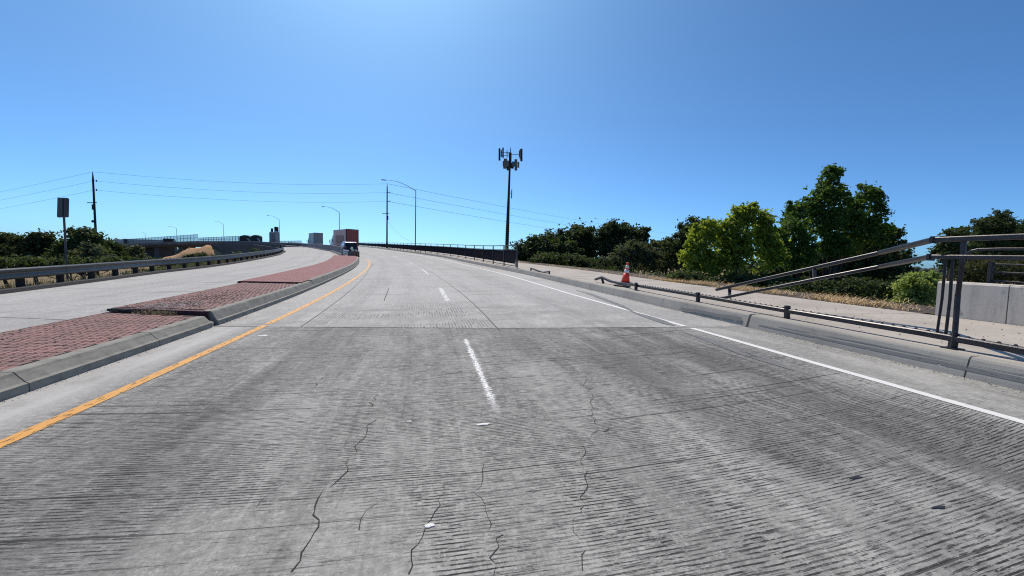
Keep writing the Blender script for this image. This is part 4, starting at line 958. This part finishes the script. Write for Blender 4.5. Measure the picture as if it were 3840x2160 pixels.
def suv(px, py, Y, hd, label):
    c = RY(px, py, Y); s, o = so_of(c.x, c.y); loc = W(pr(s, o, 0)); t = thing('suv', loc, label, 'car'); Lp, r, f = frame_at(loc, hd)
    lower = [(0, .35), (0, .75), (.12, 1.12), (2.9, 1.12), (4.4, .98), (4.65, .75), (4.65, .35)]
    vs_, fs_ = prism_lr(Lp, lower, lambda z: .95 if z < .9 else .92); body = MB().add(vs_, fs_).build('body', 'car_dark', t)
    cabin = [(.05, 1.10), (.35, 1.68), (.6, 1.80), (2.3, 1.80), (2.6, 1.74), (3.35, 1.10)]
    vs_, fs_ = prism_lr(Lp, cabin, lambda z: .90 if z < 1.3 else .74); MB().add(vs_, fs_).build('cabin', 'car_dark', t)
    MB().box(Lp(0, 1.45, 1.82), (1.46, 1.95, .07), r, f, ZV, .93).build('roof', 'car_white', t)
    MB().add([Lp(-.70, .055, 1.22), Lp(.70, .055, 1.22), Lp(.62, .285, 1.62), Lp(-.62, .285, 1.62)], [(0, 1, 2, 3)]).build('rear_window', 'glass', t)
    for sx in (-1, 1):
        MB().add([Lp(sx * .905, .5, 1.2), Lp(sx * .905, 2.95, 1.2), Lp(sx * .775, 2.4, 1.66), Lp(sx * .775, .7, 1.66)], [(0, 1, 2, 3)]).build('side_window', 'car_white' if sx < 0 else 'glass', t)  # left pane in white paint: a bright reflection put into its colour
        MB().box(Lp(sx * .8, -.01, .98), (.16, .05, .28), r, f, ZV).build('tail_light', 'truck_red', t)
        for y in (.85, 3.7): wheel(t, Lp, r, sx * .82, y, .36, .24)
    MB().box(Lp(0, -.04, .5), (1.8, .14, .26), r, f, ZV).build('bumper', 'blackish', t)
    MB().box(Lp(0, -.03, .8), (.36, .03, .14), r, f, ZV).build('number_plate', 'cone_w', t)
suv(1318, 957, 61, R(22), 'dark sport utility car with white roof just behind the crash cushion')

# ------------------------------------------------------------------ overpass on the left, with what stands on it
ov = [(1066, 909.5, 128), (1047, 909.7, 137), (990, 906.5, 150), (897, 904, 168), (740, 904, 190), (560, 909, 208), (438, 916, 220), (300, 924, 234), (120, 936, 252)]
ovp = [T(*q) for q in dense([tuple(map(float, q)) for q in ov], 40)]
over = thing('overpass', T(740, 960, 190), 'dark concrete overpass curving left across the far side', 'bridge')
pts = []
for i, p in enumerate(ovp):
    d_ = (ovp[min(i + 1, len(ovp) - 1)] - ovp[max(i - 1, 0)]); d_.z = 0; d_.normalize(); away = Vector((d_.y, -d_.x, 0)); 
    if away.y < 0: away = -away
    pts.append((p, away, ZV))
MB().sweep(pts, [(0, -.05), (0, -1.1), (.3, -1.1), (.3, 0), (.25, .0), (.05, 0)], closed=True).build('parapet', 'bridge_conc', over)
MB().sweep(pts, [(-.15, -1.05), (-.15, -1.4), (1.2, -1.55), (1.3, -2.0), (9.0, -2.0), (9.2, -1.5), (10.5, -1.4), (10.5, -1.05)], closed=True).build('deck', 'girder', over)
MB().sweep(pts, [(10.2, -.05), (10.2, -1.0), (10.5, -1.0), (10.5, 0)], closed=True).build('parapet', 'bridge_conc', over)
def pier(px, w, Y, depth=5., mat='girder'):
    c = T(px, 960, Y); i = min(range(len(ovp)), key=lambda k: (ovp[k] - c).length); p, aw, _ = pts[i]
    top = p.z - 1.9; zb = min(gz(p.x, p.y), -4) - .5; q = p + aw * 5.2; d_ = Vector((-aw.y, aw.x, 0))
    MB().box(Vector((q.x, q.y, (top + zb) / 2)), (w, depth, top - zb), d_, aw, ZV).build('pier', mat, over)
for px, w in ((812, 5), (520, 3.5), (345, 3.5), (940, 3.0)): pier(px, w, 190)
# retaining wall under the right-hand end, up to the opening above the dry hill
rw = thing('retaining_wall', T(900, 960, 150), 'dark retaining wall under the right end of the overpass', 'wall')
a = [T(789, 990, 176), T(850, 990, 168), T(950, 990, 154), T(1030, 990, 138), T(1062, 990, 124)]; b = [T(789, 913, 176), T(850, 911, 168), T(950, 917, 154), T(1030, 927, 138), T(1062, 934, 124)]
aw = Vector((.35, 1, 0)).normalized() * 1.2
for i in range(4): a[i].z = -6; 
a[4].z = -6
vs_ = a + b + [q + aw for q in a] + [q + aw for q in b]; n = 5
fs_ = []
for i in range(4): fs_ += [(i, i + 1, n + i + 1, n + i), (2 * n + i, 2 * n + i + 1, 3 * n + i + 1, 3 * n + i), (n + i, n + i + 1, 3 * n + i + 1, 3 * n + i)]
fs_ += [(0, n, 3 * n, 2 * n), (4, n + 4, 3 * n + 4, 2 * n + 4)]
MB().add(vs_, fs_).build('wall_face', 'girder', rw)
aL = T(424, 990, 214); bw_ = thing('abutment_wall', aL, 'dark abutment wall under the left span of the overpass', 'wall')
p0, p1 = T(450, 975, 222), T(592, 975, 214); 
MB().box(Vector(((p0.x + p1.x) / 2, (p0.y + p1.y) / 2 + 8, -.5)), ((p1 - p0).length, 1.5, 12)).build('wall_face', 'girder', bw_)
# dry hill showing through the opening
hv = []; hf = []; nH = 26
hc = T(690, 960, 178); htop = T(700, 915, 176).z + .6
for i in range(nH + 1):
    for j in range(nH + 1):
        u, v_ = i / nH * 2 - 1, j / nH * 2 - 1; x, y = hc.x + u * 26 + 3, hc.y + v_ * 13
        e = max(0, 1 - (u * u) ** 1.0) * max(0, 1 - v_ * v_); ridge = .55 + .45 * math.tanh((u + .15) * 3)
        z = -6 + (htop + 6) * (e ** .6) * ridge + .5 * math.sin(x * .9 + y * .3) * e + .35 * math.sin(x * 2.1 + 1) * math.cos(y * 1.7) * e
        hv.append((x, y, z))
hf = [(i * (nH + 1) + j, i * (nH + 1) + j + 1, (i + 1) * (nH + 1) + j + 1, (i + 1) * (nH + 1) + j) for i in range(nH) for j in range(nH)]
hl = MB().add(hv, hf).build('hill', 'hill', None, True); flat_orient(hl); tag(hl, kind='structure')
hp = thing('marker_stake', T(710, 965, 175), 'thin tan stake standing in front of the dry hill', 'post'); a_ = T(709, 927, 175); MB().tube([Vector((a_.x, a_.y, -5)), a_], .16, 8).build('shaft', 'hill', hp); MB().box(a_, (.36, .36, .3)).build('cap', 'hill', hp)
def clear_screen(xa, ya0, ya1, xb, yb0, yb1, Ya, Yb, n, label, rows=2):
    t = thing('clear_screen', T((xa + xb) / 2, ya1, (Ya + Yb) / 2), label, 'screen', 'clear screens on the overpass')
    A0, A1, B0, B1 = T(xa, ya1, Ya), T(xa, ya0, Ya), T(xb, yb1, Yb), T(xb, yb0, Yb); nn = (B0 - A0).cross(ZV).normalized() * .03
    for i in range(n):
        a, b, c, d_ = A0.lerp(B0, i / n), A0.lerp(B0, (i + 1) / n), A1.lerp(B1, (i + 1) / n), A1.lerp(B1, i / n)
        MB().add([q + nn for q in (a, b, c, d_)] + [q - nn for q in (a, b, c, d_)], [(0, 1, 2, 3), (7, 6, 5, 4), (0, 1, 5, 4), (1, 2, 6, 5), (2, 3, 7, 6), (3, 0, 4, 7)]).build('pane', 'screen', t)
        MB().bar(a, d_, .14, .14, Vector((0, 1, 0))).build('post', 'lamp_grey', t)
    MB().bar(B0, B1, .14, .14, Vector((0, 1, 0))).build('post', 'lamp_grey', t)
    for k in range(rows + 1):
        q = k / rows; MB().bar(A0.lerp(A1, q), B0.lerp(B1, q), .12, .12).build('rail', 'lamp_grey', t)
clear_screen(438, 900, 918, 740, 879, 905, 227, 197, 26, 'taller clear screen rising to the right on the overpass', 2)
clear_screen(745, 892, 906, 905, 885, 906, 197, 174, 16, 'lower clear screen between the taller screen and the hopper trailers', 2)
clear_screen(1130, 903, 912, 1010, 905, 912, 205, 215, 10, 'low distant screen railing behind the grey silos', 1)
def deck_vehicle(name, pxa, pxb, ytop, ybot, Y, label, cat, mat, kind):
    a, b = T(pxa, ybot, Y), T(pxb, ybot, Y); top = T((pxa + pxb) / 2, ytop, Y); L = (b - a).length; H = top.z - (a.z + b.z) / 2; t = thing(name, a, label, cat)
    f = (b - a).normalized(); f.z = 0; f.normalize(); n_ = Vector((-f.y, f.x, 0)); z0 = min(a.z, b.z) - .9
    Lp = lambda x, y, z: Vector((a.x, a.y, z0)) + f * x + n_ * y + ZV * z
    H += .9
    def pri(name, prof, w, m, y0=0.):
        n = len(prof); vs_ = [Lp(x, y0 - w / 2, z) for x, z in prof] + [Lp(x, y0 + w / 2, z) for x, z in prof]
        return MB().add(vs_, [tuple(range(n)), tuple(range(2 * n - 1, n - 1, -1))] + [(i, (i + 1) % n, (i + 1) % n + n, i + n) for i in range(n)]).build(name, m, t)
    if kind == 'semi':
        pri('trailer_box', [(0, 1.1), (0, H), (L * .36, H), (L * .36, 1.1)], 2.5, 'truck_white'); pri('trailer_box', [(L * .375, .9), (L * .375, H), (L * .76, H - .1), (L * .78, .9)], 2.5, mat)
        pri('cab', [(L * .80, .6), (L * .80, H * .85), (L * .86, H * .8), (L * .9, H * .55), (L, H * .5), (L, .6)], 2.4, mat)
    elif kind == 'van': pri('body', [(0, .4), (0, H * .9), (L * .05, H), (L * .85, H), (L * .97, H * .55), (L, H * .5), (L, .4)], 2.0, mat)
    else:
        pri('hopper', [(0, .7), (0, H * .72), (L * .12, H * .9), (L * .45, H), (L * .8, H * .98), (L * .97, H * .85), (L * .97, .7)], 2.5, mat)
        q = [Lp(L * .72, -1.3, H * .62), Lp(L * .83, -1.32, H * .58), Lp(L * .93, -1.32, H * .45), Lp(L * 1.0, -1.3, H * .25)]; MB().tube(q, [.22, .28, .26, .2], 8).build('chute', 'silo', t)
    for x in (.12, .28, .72, .88):
        wv = MB().tube([Lp(L * x, -1.15, .45), Lp(L * x, -.9, .45)], .45, 12).build('wheel', 'rubber', t); MB().tube([Lp(L * x, -1.17, .45), Lp(L * x, -.88, .45)], .22, 8).build('rim', 'galv', wv)
deck_vehicle('semi_truck', 438, 531, 897, 919, 224, 'long truck with pale trailer end at the left of the overpass', 'truck', 'hopper', 'semi')
deck_vehicle('van', 617, 655, 894.5, 908, 206, 'dark van on the overpass before the taller clear screen', 'van', 'blackish', 'van')
deck_vehicle('hopper_truck', 903, 943, 881.5, 907, 170, 'dark rounded hopper truck on the overpass, left of the pair', 'truck', 'hopper', 'hop')
deck_vehicle('hopper_truck', 945, 980, 881, 907, 164, 'dark rounded hopper truck on the overpass, right of the pair', 'truck', 'hopper', 'hop')
def silo(px, yt, yb, Y, rad, label, st):
    b, t_ = T(px, yb, Y), T(px, yt, Y); t = thing('silo', b, label, 'silo', 'grey silos beyond the overpass')
    n = 16; vs_ = []
    b = b - ZV * 8; hgt = t_.z - b.z
    prof = [(rad, 0), (rad, hgt * .95), (rad * .55, hgt)]
    MB().tube([b, b + ZV * hgt * .97, b + ZV * hgt], [rad, rad, rad * .6], 18).build('tank', 'silo', t)
    mb = MB()
    for k in range(18): a_ = k / 18 * 6.283; c_ = Vector((math.cos(a_), math.sin(a_), 0)) * (rad + .03); mb.bar(b + c_, b + c_ + ZV * hgt * .96, .1, .1, Vector((0, 1, 0)))
    mb.build('ribs', 'truck_grey', t)['kind'] = 'stuff'
    for dx, h in st: MB().tube([b + ZV * hgt * .9 + rt * dx, b + ZV * (hgt + h) + rt * dx], .42, 10).build('stack', 'pole_dark', t)
silo(1019.5, 868, 905, 172, .75, 'grey ribbed silo with one dark stack, left of the pair', ((.15, 1.2),))
silo(1037, 866, 905, 171, .85, 'grey ribbed silo with two dark stacks, right of the pair', ((-.35, 1.6), (.4, 1.5)))
# ------------------------------------------------------------------ trees and shrubs
def leaves(name, mat, parent, lobes, leaf, per_m2, flat=.25, clump=.5, seed=0):
    g = np.random.default_rng(seed); V = []; TT = []
    off = np.array(ORG[parent.name])
    for (c, rr) in lobes:
        c = np.array(c); rr = np.array(rr); area = 4 * math.pi * ((rr[0] * rr[1]) ** 1.6 + (rr[0] * rr[2]) ** 1.6 + (rr[1] * rr[2]) ** 1.6) ** (1 / 1.6) / 3 ** (1 / 1.6)
        nl = int(area * per_m2 * 1.25); nc = max(6, int(area / (clump * clump * 3.6)))
        d = g.normal(size=(nc, 3)); d /= np.linalg.norm(d, axis=1)[:, None]; d[:, 2] = np.where(d[:, 2] < -.5, -d[:, 2], d[:, 2])
        rad = np.where(g.random(nc) < .12, g.uniform(1.05, 1.3, nc), g.uniform(.6, 1.05, nc) ** .8); cc = c + d * rr * rad[:, None]; ct = g.random(nc); cs = clump * np.where(rad > 1.05, .5, g.uniform(.5, 1.2, nc))
        k = g.integers(0, nc, nl); p = cc[k] + np.clip(g.normal(size=(nl, 3)), -2, 2) * cs[k][:, None] * np.array([.47, .47, .36])
        out = d[k] * .8 + g.normal(size=(nl, 3)) * .75 + np.array([0, 0, flat]); out /= np.linalg.norm(out, axis=1)[:, None]
        a = np.cross(out, g.normal(size=(nl, 3))); a /= np.linalg.norm(a, axis=1)[:, None]; b = np.cross(out, a)
        sz = leaf * g.uniform(.6, 1.3, nl)[:, None]
        q = np.stack([p - a * sz * .5, p + b * sz * .36 + out * sz * .06, p + a * sz * .5, p - b * sz * .36 + out * sz * .06], 1)
        nf = nl // 3; pf = c + g.normal(size=(nf, 3)) * .42 * rr; of = g.normal(size=(nf, 3)); of /= np.linalg.norm(of, axis=1)[:, None]; af = np.cross(of, g.normal(size=(nf, 3))); af /= np.linalg.norm(af, axis=1)[:, None]; bf = np.cross(of, af); sf = leaf * 1.2
        V.append(np.stack([pf - af * sf * .5, pf + bf * sf * .4, pf + af * sf * .5, pf - bf * sf * .4], 1) - off); TT.append(np.repeat(g.random(nf), 4))
        V.append(q - off); TT.append(np.repeat(np.clip(ct[k] * .75 + g.random(nl) * .35 - .05, 0, 1), 4))
    V = np.concatenate(V).reshape(-1, 3).astype(np.float32); TT = np.concatenate(TT).astype(np.float32); n = len(V) // 4
    me = bpy.data.meshes.new(name); me.vertices.add(4 * n); me.vertices.foreach_set('co', V.ravel()); me.loops.add(4 * n); me.loops.foreach_set('vertex_index', np.arange(4 * n, dtype=np.int32))
    me.polygons.add(n); me.polygons.foreach_set('loop_start', np.arange(0, 4 * n, 4, dtype=np.int32)); me.update(calc_edges=True)
    me.attributes.new('tint', 'FLOAT', 'POINT').data.foreach_set('value', TT); me.materials.append(M[mat])
    o = bpy.data.objects.new(name, me); COL.objects.link(o); o.parent = parent; ORG[o.name] = ORG[parent.name].copy(); return o
def tree(name, label, Y, lobes, mat, leaf=.22, dens=55, clump=.55, group=None, seed=1, base=None, trunk=.2, squash=1., cat='tree', flat=.25, depth=.8):
    """lobes: (px, py, rx, ry[, dY]) in the 2576 pixel frame at distance Y"""
    L_ = []
    for q in lobes:
        x, y, rx, ry = q[:4]; yy = Y + (q[4] if len(q) > 4 else 0); c = T(x * K, y * K, yy); dep = (ROTW.transposed() @ c - CAM_P).dot(C_F); k = dep / 1000.
        L_.append((c, (rx * k, rx * k * depth, ry * k)))
    cx = sum(l[0].x for l in L_) / len(L_); cy = sum(l[0].y for l in L_) / len(L_)
    if base is not None: b0 = T(base[0] * K, base[1] * K, Y); cx, cy = b0.x, b0.y
    bz = gz(cx, cy) - .1; t = thing(name, (cx, cy, bz), label, cat, group)
    leaves('crown', mat, t, L_, leaf, dens, flat, clump, seed)
    if trunk:
        r2 = random.Random(seed); zt = max(min(l[0].z for l in L_), bz + .8); p0 = Vector((cx, cy, bz)); p1 = Vector((cx + r2.uniform(-.3, .3), cy + r2.uniform(-.3, .3), (bz + zt) / 2 + .2)); top = Vector((sum(l[0].x for l in L_) / len(L_), sum(l[0].y for l in L_) / len(L_), zt))
        mb = MB().tube([p0, p1, top], [trunk, trunk * .75, trunk * .5], 8)
        for c, rr in r2.sample(L_, min(len(L_), 5)):
            c = Vector(c); m = p1.lerp(c, .5) + Vector((r2.uniform(-.3, .3), r2.uniform(-.3, .3), -.2)); mb.tube([p1, m, c + Vector((0, 0, rr[2] * .4))], [trunk * .55, trunk * .35, trunk * .1], 6)
        mb.build('trunk', 'bark', t, True)
    return t
GR = 'trees beyond the right-hand sidewalk'; GL = 'trees beyond the left guardrail'
# right, from far to near
tree('oak_tree', 'low dark tree directly right of the screened fence end', 46, [(1330, 640, 45, 30), (1385, 640, 50, 42), (1310, 655, 30, 25), (1360, 612, 28, 14), (1420, 650, 40, 40)], 'leaf_dark', .30, 60, .8, GR, 11)
tree('oak_tree', 'dark round tree second right of the screened fence, gaps of sky in its crown', 50, [(1455, 590, 36, 28), (1440, 625, 46, 38), (1415, 605, 26, 24), (1490, 620, 30, 40), (1450, 660, 50, 30), (1385, 600, 14, 12)], 'leaf_dark', .30, 50, .8, GR, 12)
tree('oak_tree', 'dark tree behind the traffic cone with bare twigs on top', 48, [(1545, 585, 34, 26), (1592, 590, 34, 24), (1510, 598, 22, 22), (1560, 630, 60, 40), (1618, 605, 18, 20), (1600, 650, 50, 40)], 'leaf_dark', .30, 52, .8, GR, 13)
tree('shrub', 'grey-green bushy shrub in front of the dark trees behind the cone', 36, [(1590, 645, 42, 36), (1560, 668, 40, 28), (1635, 660, 36, 30), (1530, 672, 30, 22)], 'leaf_grey', .20, 75, .5, GR, 14, None, .1, cat='shrub')
tree('shrub', 'dark undergrowth shrub at the far end of the soil edge', 34, [(1440, 662, 46, 18), (1500, 672, 44, 20), (1380, 655, 44, 14)], 'leaf_dark', .20, 75, .5, GR, 15, None, .1, cat='shrub')
tree('oak_tree', 'small dark tree filling the dip left of the yellow-green tree', 40, [(1670, 640, 40, 34), (1700, 655, 36, 36), (1650, 665, 40, 30), (1690, 620, 26, 18)], 'leaf_grey', .24, 65, .6, GR, 16)
tree('oak_tree', 'dark tree peeking out above the left side of the yellow-green tree', 36, [(1735, 575, 26, 26), (1755, 600, 40, 40), (1720, 610, 18, 30), (1700, 640, 34, 40)], 'leaf_dark', .24, 65, .6, GR, 17)
tree('maple_tree', 'bright yellow-green broad-leaved tree beside the sidewalk', 16.5, [(1760, 605, 34, 40), (1745, 650, 32, 42), (1780, 580, 26, 26), (1830, 600, 42, 44), (1862, 548, 30, 30), (1890, 545, 26, 26), (1915, 580, 34, 40), (1850, 640, 55, 50), (1930, 640, 40, 50), (1790, 670, 50, 38), (1735, 690, 22, 20), (1925, 545, 14, 16)], 'leaf_bright', .15, 165, .27, GR, 18, (1850, 700), .22)
tree('cottonwood_tree', 'tallest tree with a peaked dark green crown right of the yellow-green tree', 19, [(2090, 446, 24, 28), (2074, 490, 34, 34), (2112, 498, 28, 34), (2182, 490, 25, 28), (2206, 502, 18, 28), (2206, 546, 24, 34), (2150, 542, 36, 38), (2045, 528, 28, 28), (2004, 524, 22, 18), (2000, 562, 34, 36), (2080, 565, 56, 46), (2160, 584, 46, 40), (2217, 592, 28, 34), (2100, 622, 46, 34)], 'leaf_mid', .155, 140, .29, GR, 19, (2085, 700), .24)
tree('cottonwood_tree', 'green leafy tree with pale trunks below the tallest crown', 17.5, [(2000, 600, 36, 50), (1985, 650, 32, 40), (2030, 640, 30, 50), (1960, 610, 24, 40)], 'leaf_mid', .145, 125, .29, GR, 20, (2030, 690), .16)
tree('oak_tree', 'near-black shaded tree between the tallest tree and the bent rails', 20.5, [(2215, 620, 40, 44), (2160, 640, 55, 50), (2240, 600, 24, 36), (2090, 660, 60, 48), (2265, 655, 34, 30), (2200, 690, 70, 46), (2120, 700, 60, 40), (2030, 695, 50, 40), (1985, 685, 46, 44), (1930, 700, 44, 32), (1870, 705, 50, 26), (1960, 640, 30, 40)], 'leaf_dark', .17, 130, .38, GR, 21)
tree('shrub', 'dark undergrowth shrub under the yellow-green tree', 15, [(1800, 715, 60, 18), (1880, 720, 70, 24), (1960, 725, 60, 26), (1720, 700, 50, 14)], 'leaf_dark', .12, 150, .27, GR, 22, None, .06, cat='shrub')
tree('shrub', 'dark undergrowth shrub behind the sloping bent rails', 12.5, [(1980, 735, 50, 18), (2050, 730, 60, 26), (2130, 735, 60, 34), (2200, 742, 50, 34), (2250, 735, 40, 36)], 'leaf_dark', .10, 170, .25, GR, 23, None, .05, cat='shrub')
tree('oak_tree', 'dark rounded tree between the two standing railing posts', 30, [(2395, 600, 26, 26), (2390, 630, 30, 30), (2415, 590, 18, 16), (2375, 650, 20, 36), (2420, 660, 34, 40)], 'leaf_dark', .22, 70, .5, GR, 24)
tree('oak_tree', 'tall dark tree at the right edge behind the standing railing', 31, [(2505, 565, 36, 28), (2470, 580, 30, 26), (2545, 585, 34, 30), (2500, 620, 60, 50), (2570, 600, 30, 34), (2450, 640, 36, 40), (2540, 665, 60, 44), (2600, 630, 50, 60)], 'leaf_dark', .22, 65, .55, GR, 25)
tree('shrub', 'brownish bush behind the wall railing at the right edge', 19, [(2480, 690, 46, 34), (2540, 690, 50, 36), (2430, 695, 34, 34), (2600, 690, 60, 40)], 'leaf_brown', .15, 90, .4, GR, 26, None, .08, cat='shrub')
tree('shrub', 'fresh light green bush beside the end of the concrete wall', 7.6, [(2300, 720, 40, 34), (2290, 765, 40, 26), (2305, 735, 34, 40), (2285, 760, 30, 28), (2330, 745, 26, 40), (2310, 705, 20, 18), (2345, 700, 14, 14), (2270, 775, 20, 14)], 'leaf_bush', .06, 1100, .11, None, 27, (2305, 790), .02, cat='shrub')
# left
tree('oak_tree', 'dark tree at the left edge of the picture', 60, [(15, 620, 34, 24), (30, 605, 18, 12), (-20, 625, 40, 30), (40, 640, 30, 26), (10, 655, 50, 24)], 'leaf_dark', .34, 45, .9, GL, 31)
tree('oak_tree', 'wide dark tree left of the road sign pole', 56, [(85, 612, 30, 24), (110, 610, 24, 22), (60, 632, 26, 26), (120, 630, 18, 24), (90, 645, 44, 28)], 'leaf_brown', .32, 42, .9, GL, 32)
tree('oak_tree', 'dark tree with a peaked crown at the foot of the left utility pole', 54, [(215, 598, 26, 20), (190, 615, 30, 26), (235, 618, 20, 28), (168, 630, 20, 24), (210, 640, 44, 28), (160, 655, 30, 18), (252, 648, 20, 22)], 'leaf_dark', .32, 50, .85, GL, 33)
tree('shrub', 'olive bush in front of the left trees right of the sign pole', 42, [(232, 640, 30, 24), (218, 655, 34, 18), (250, 660, 26, 16)], 'leaf_grey', .24, 55, .6, GL, 34, None, .1, cat='shrub')
tree('oak_tree', 'small dark tree at the left end of the overpass', 62, [(273, 622, 20, 18), (285, 640, 26, 24), (265, 650, 26, 20), (300, 655, 22, 14)], 'leaf_dark', .32, 48, .8, GL, 35)
tree('shrub', 'low dark brush behind the guardrail at the left', 38, [(40, 662, 60, 12), (130, 664, 60, 11), (320, 662, 50, 10), (200, 664, 50, 10)], 'leaf_dark', .22, 55, .5, GL, 36, None, .08, cat='shrub')
tree('shrub', 'sparse shrub growing in front of the overpass pier', 90, [(335, 632, 18, 12), (350, 645, 14, 14), (320, 650, 12, 12)], 'leaf_grey', .4, 22, 1.0, GL, 37, None, .1, cat='shrub')
tree('shrub', 'green shrub at the foot of the dry hill under the overpass', 110, [(495, 645, 20, 5), (505, 641, 12, 4), (475, 648, 16, 3)], 'leaf_grey', .4, 30, .6, GL, 38, None, .1, cat='shrub')
tree('shrub', 'low dark brush behind the middle of the guardrail', 60, [(560, 652, 30, 7), (610, 648, 30, 7), (420, 662, 30, 8), (660, 640, 26, 6)], 'leaf_dark', .3, 45, .7, GL, 39, None, .08, cat='shrub')
# brambles covering the right-hand bank down to the trees: one tangled mass
bt = thing('bramble_bank', P(20, 12, -1), 'dark tangled brambles covering the bank below the trees', 'brambles')
bl_ = []
for s in np.arange(2, 62, 1.5):
    for o in np.arange(12.6 + (1.2 if s > 12 else 0.6), 30, 2.0):
        so2, oo = s + rnd.uniform(-.7, .7), o + rnd.uniform(-.8, .8); p = P(so2, oo, 0); zz = gz(p.x, p.y); k = min(1., (oo - 10.6) / 4)
        h = rnd.uniform(.5, .9) + k * rnd.uniform(.2, 1.3); bl_.append(((p.x, p.y, zz + h * .35), (1.5, 1.5, h * .75)))
br = leaves('foliage', 'leaf_dark', bt, bl_, .11, 48, .5, .42, 77); br['kind'] = 'stuff'
bs = thing('bramble_bank', P(30, -18, -1), 'dark low brush on the bank behind the guardrail', 'brambles')
bl_ = []
for s in np.arange(14, 70, 2.5):
    for o in np.arange(-19.5, -40, -3.0):
        p = P(s + rnd.uniform(-1, 1), o + rnd.uniform(-1, 1), 0); zz = gz(p.x, p.y); h = rnd.uniform(.4, 1.4); bl_.append(((p.x, p.y, zz + h * .3), (1.9, 1.9, h * .7)))
br = leaves('foliage', 'leaf_dark', bs, bl_, .17, 24, .5, .55, 78); br['kind'] = 'stuff'
# distant wooded horizon, one mass
def horizon():
    g = np.random.default_rng(5); t = bpy.data.objects.new('distant_woods', None); 
    mb = MB(); 
    for a in np.arange(-75, 85, .55):
        d = g.uniform(620, 900); x, y = d * math.sin(R(a)), d * math.cos(R(a)); r = g.uniform(5, 9); h = g.uniform(5, 11); n = 7
        ring = []
        for (kr, kz) in ((1, -7), (1.1, h * .3 - 5), (.8, h * .75 - 5), (.3, h - 5)):
            ring += [(x + r * kr * g.uniform(.8, 1.2) * math.cos(6.283 * j / n), y + r * kr * math.sin(6.283 * j / n), kz + g.uniform(-.5, .5)) for j in range(n)]
        mb.add(ring, [(i * n + j, i * n + (j + 1) % n, (i + 1) * n + (j + 1) % n, (i + 1) * n + j) for i in range(3) for j in range(n)] + [tuple(range(3 * n, 4 * n))])
    o = mb.build('distant_woods', simple('far_foliage', (.035, .05, .03), (.05, .06, .035), .3, .9), None); tag(o, 'band of far-off woods along the horizon', 'woods', kind='stuff')
horizon()
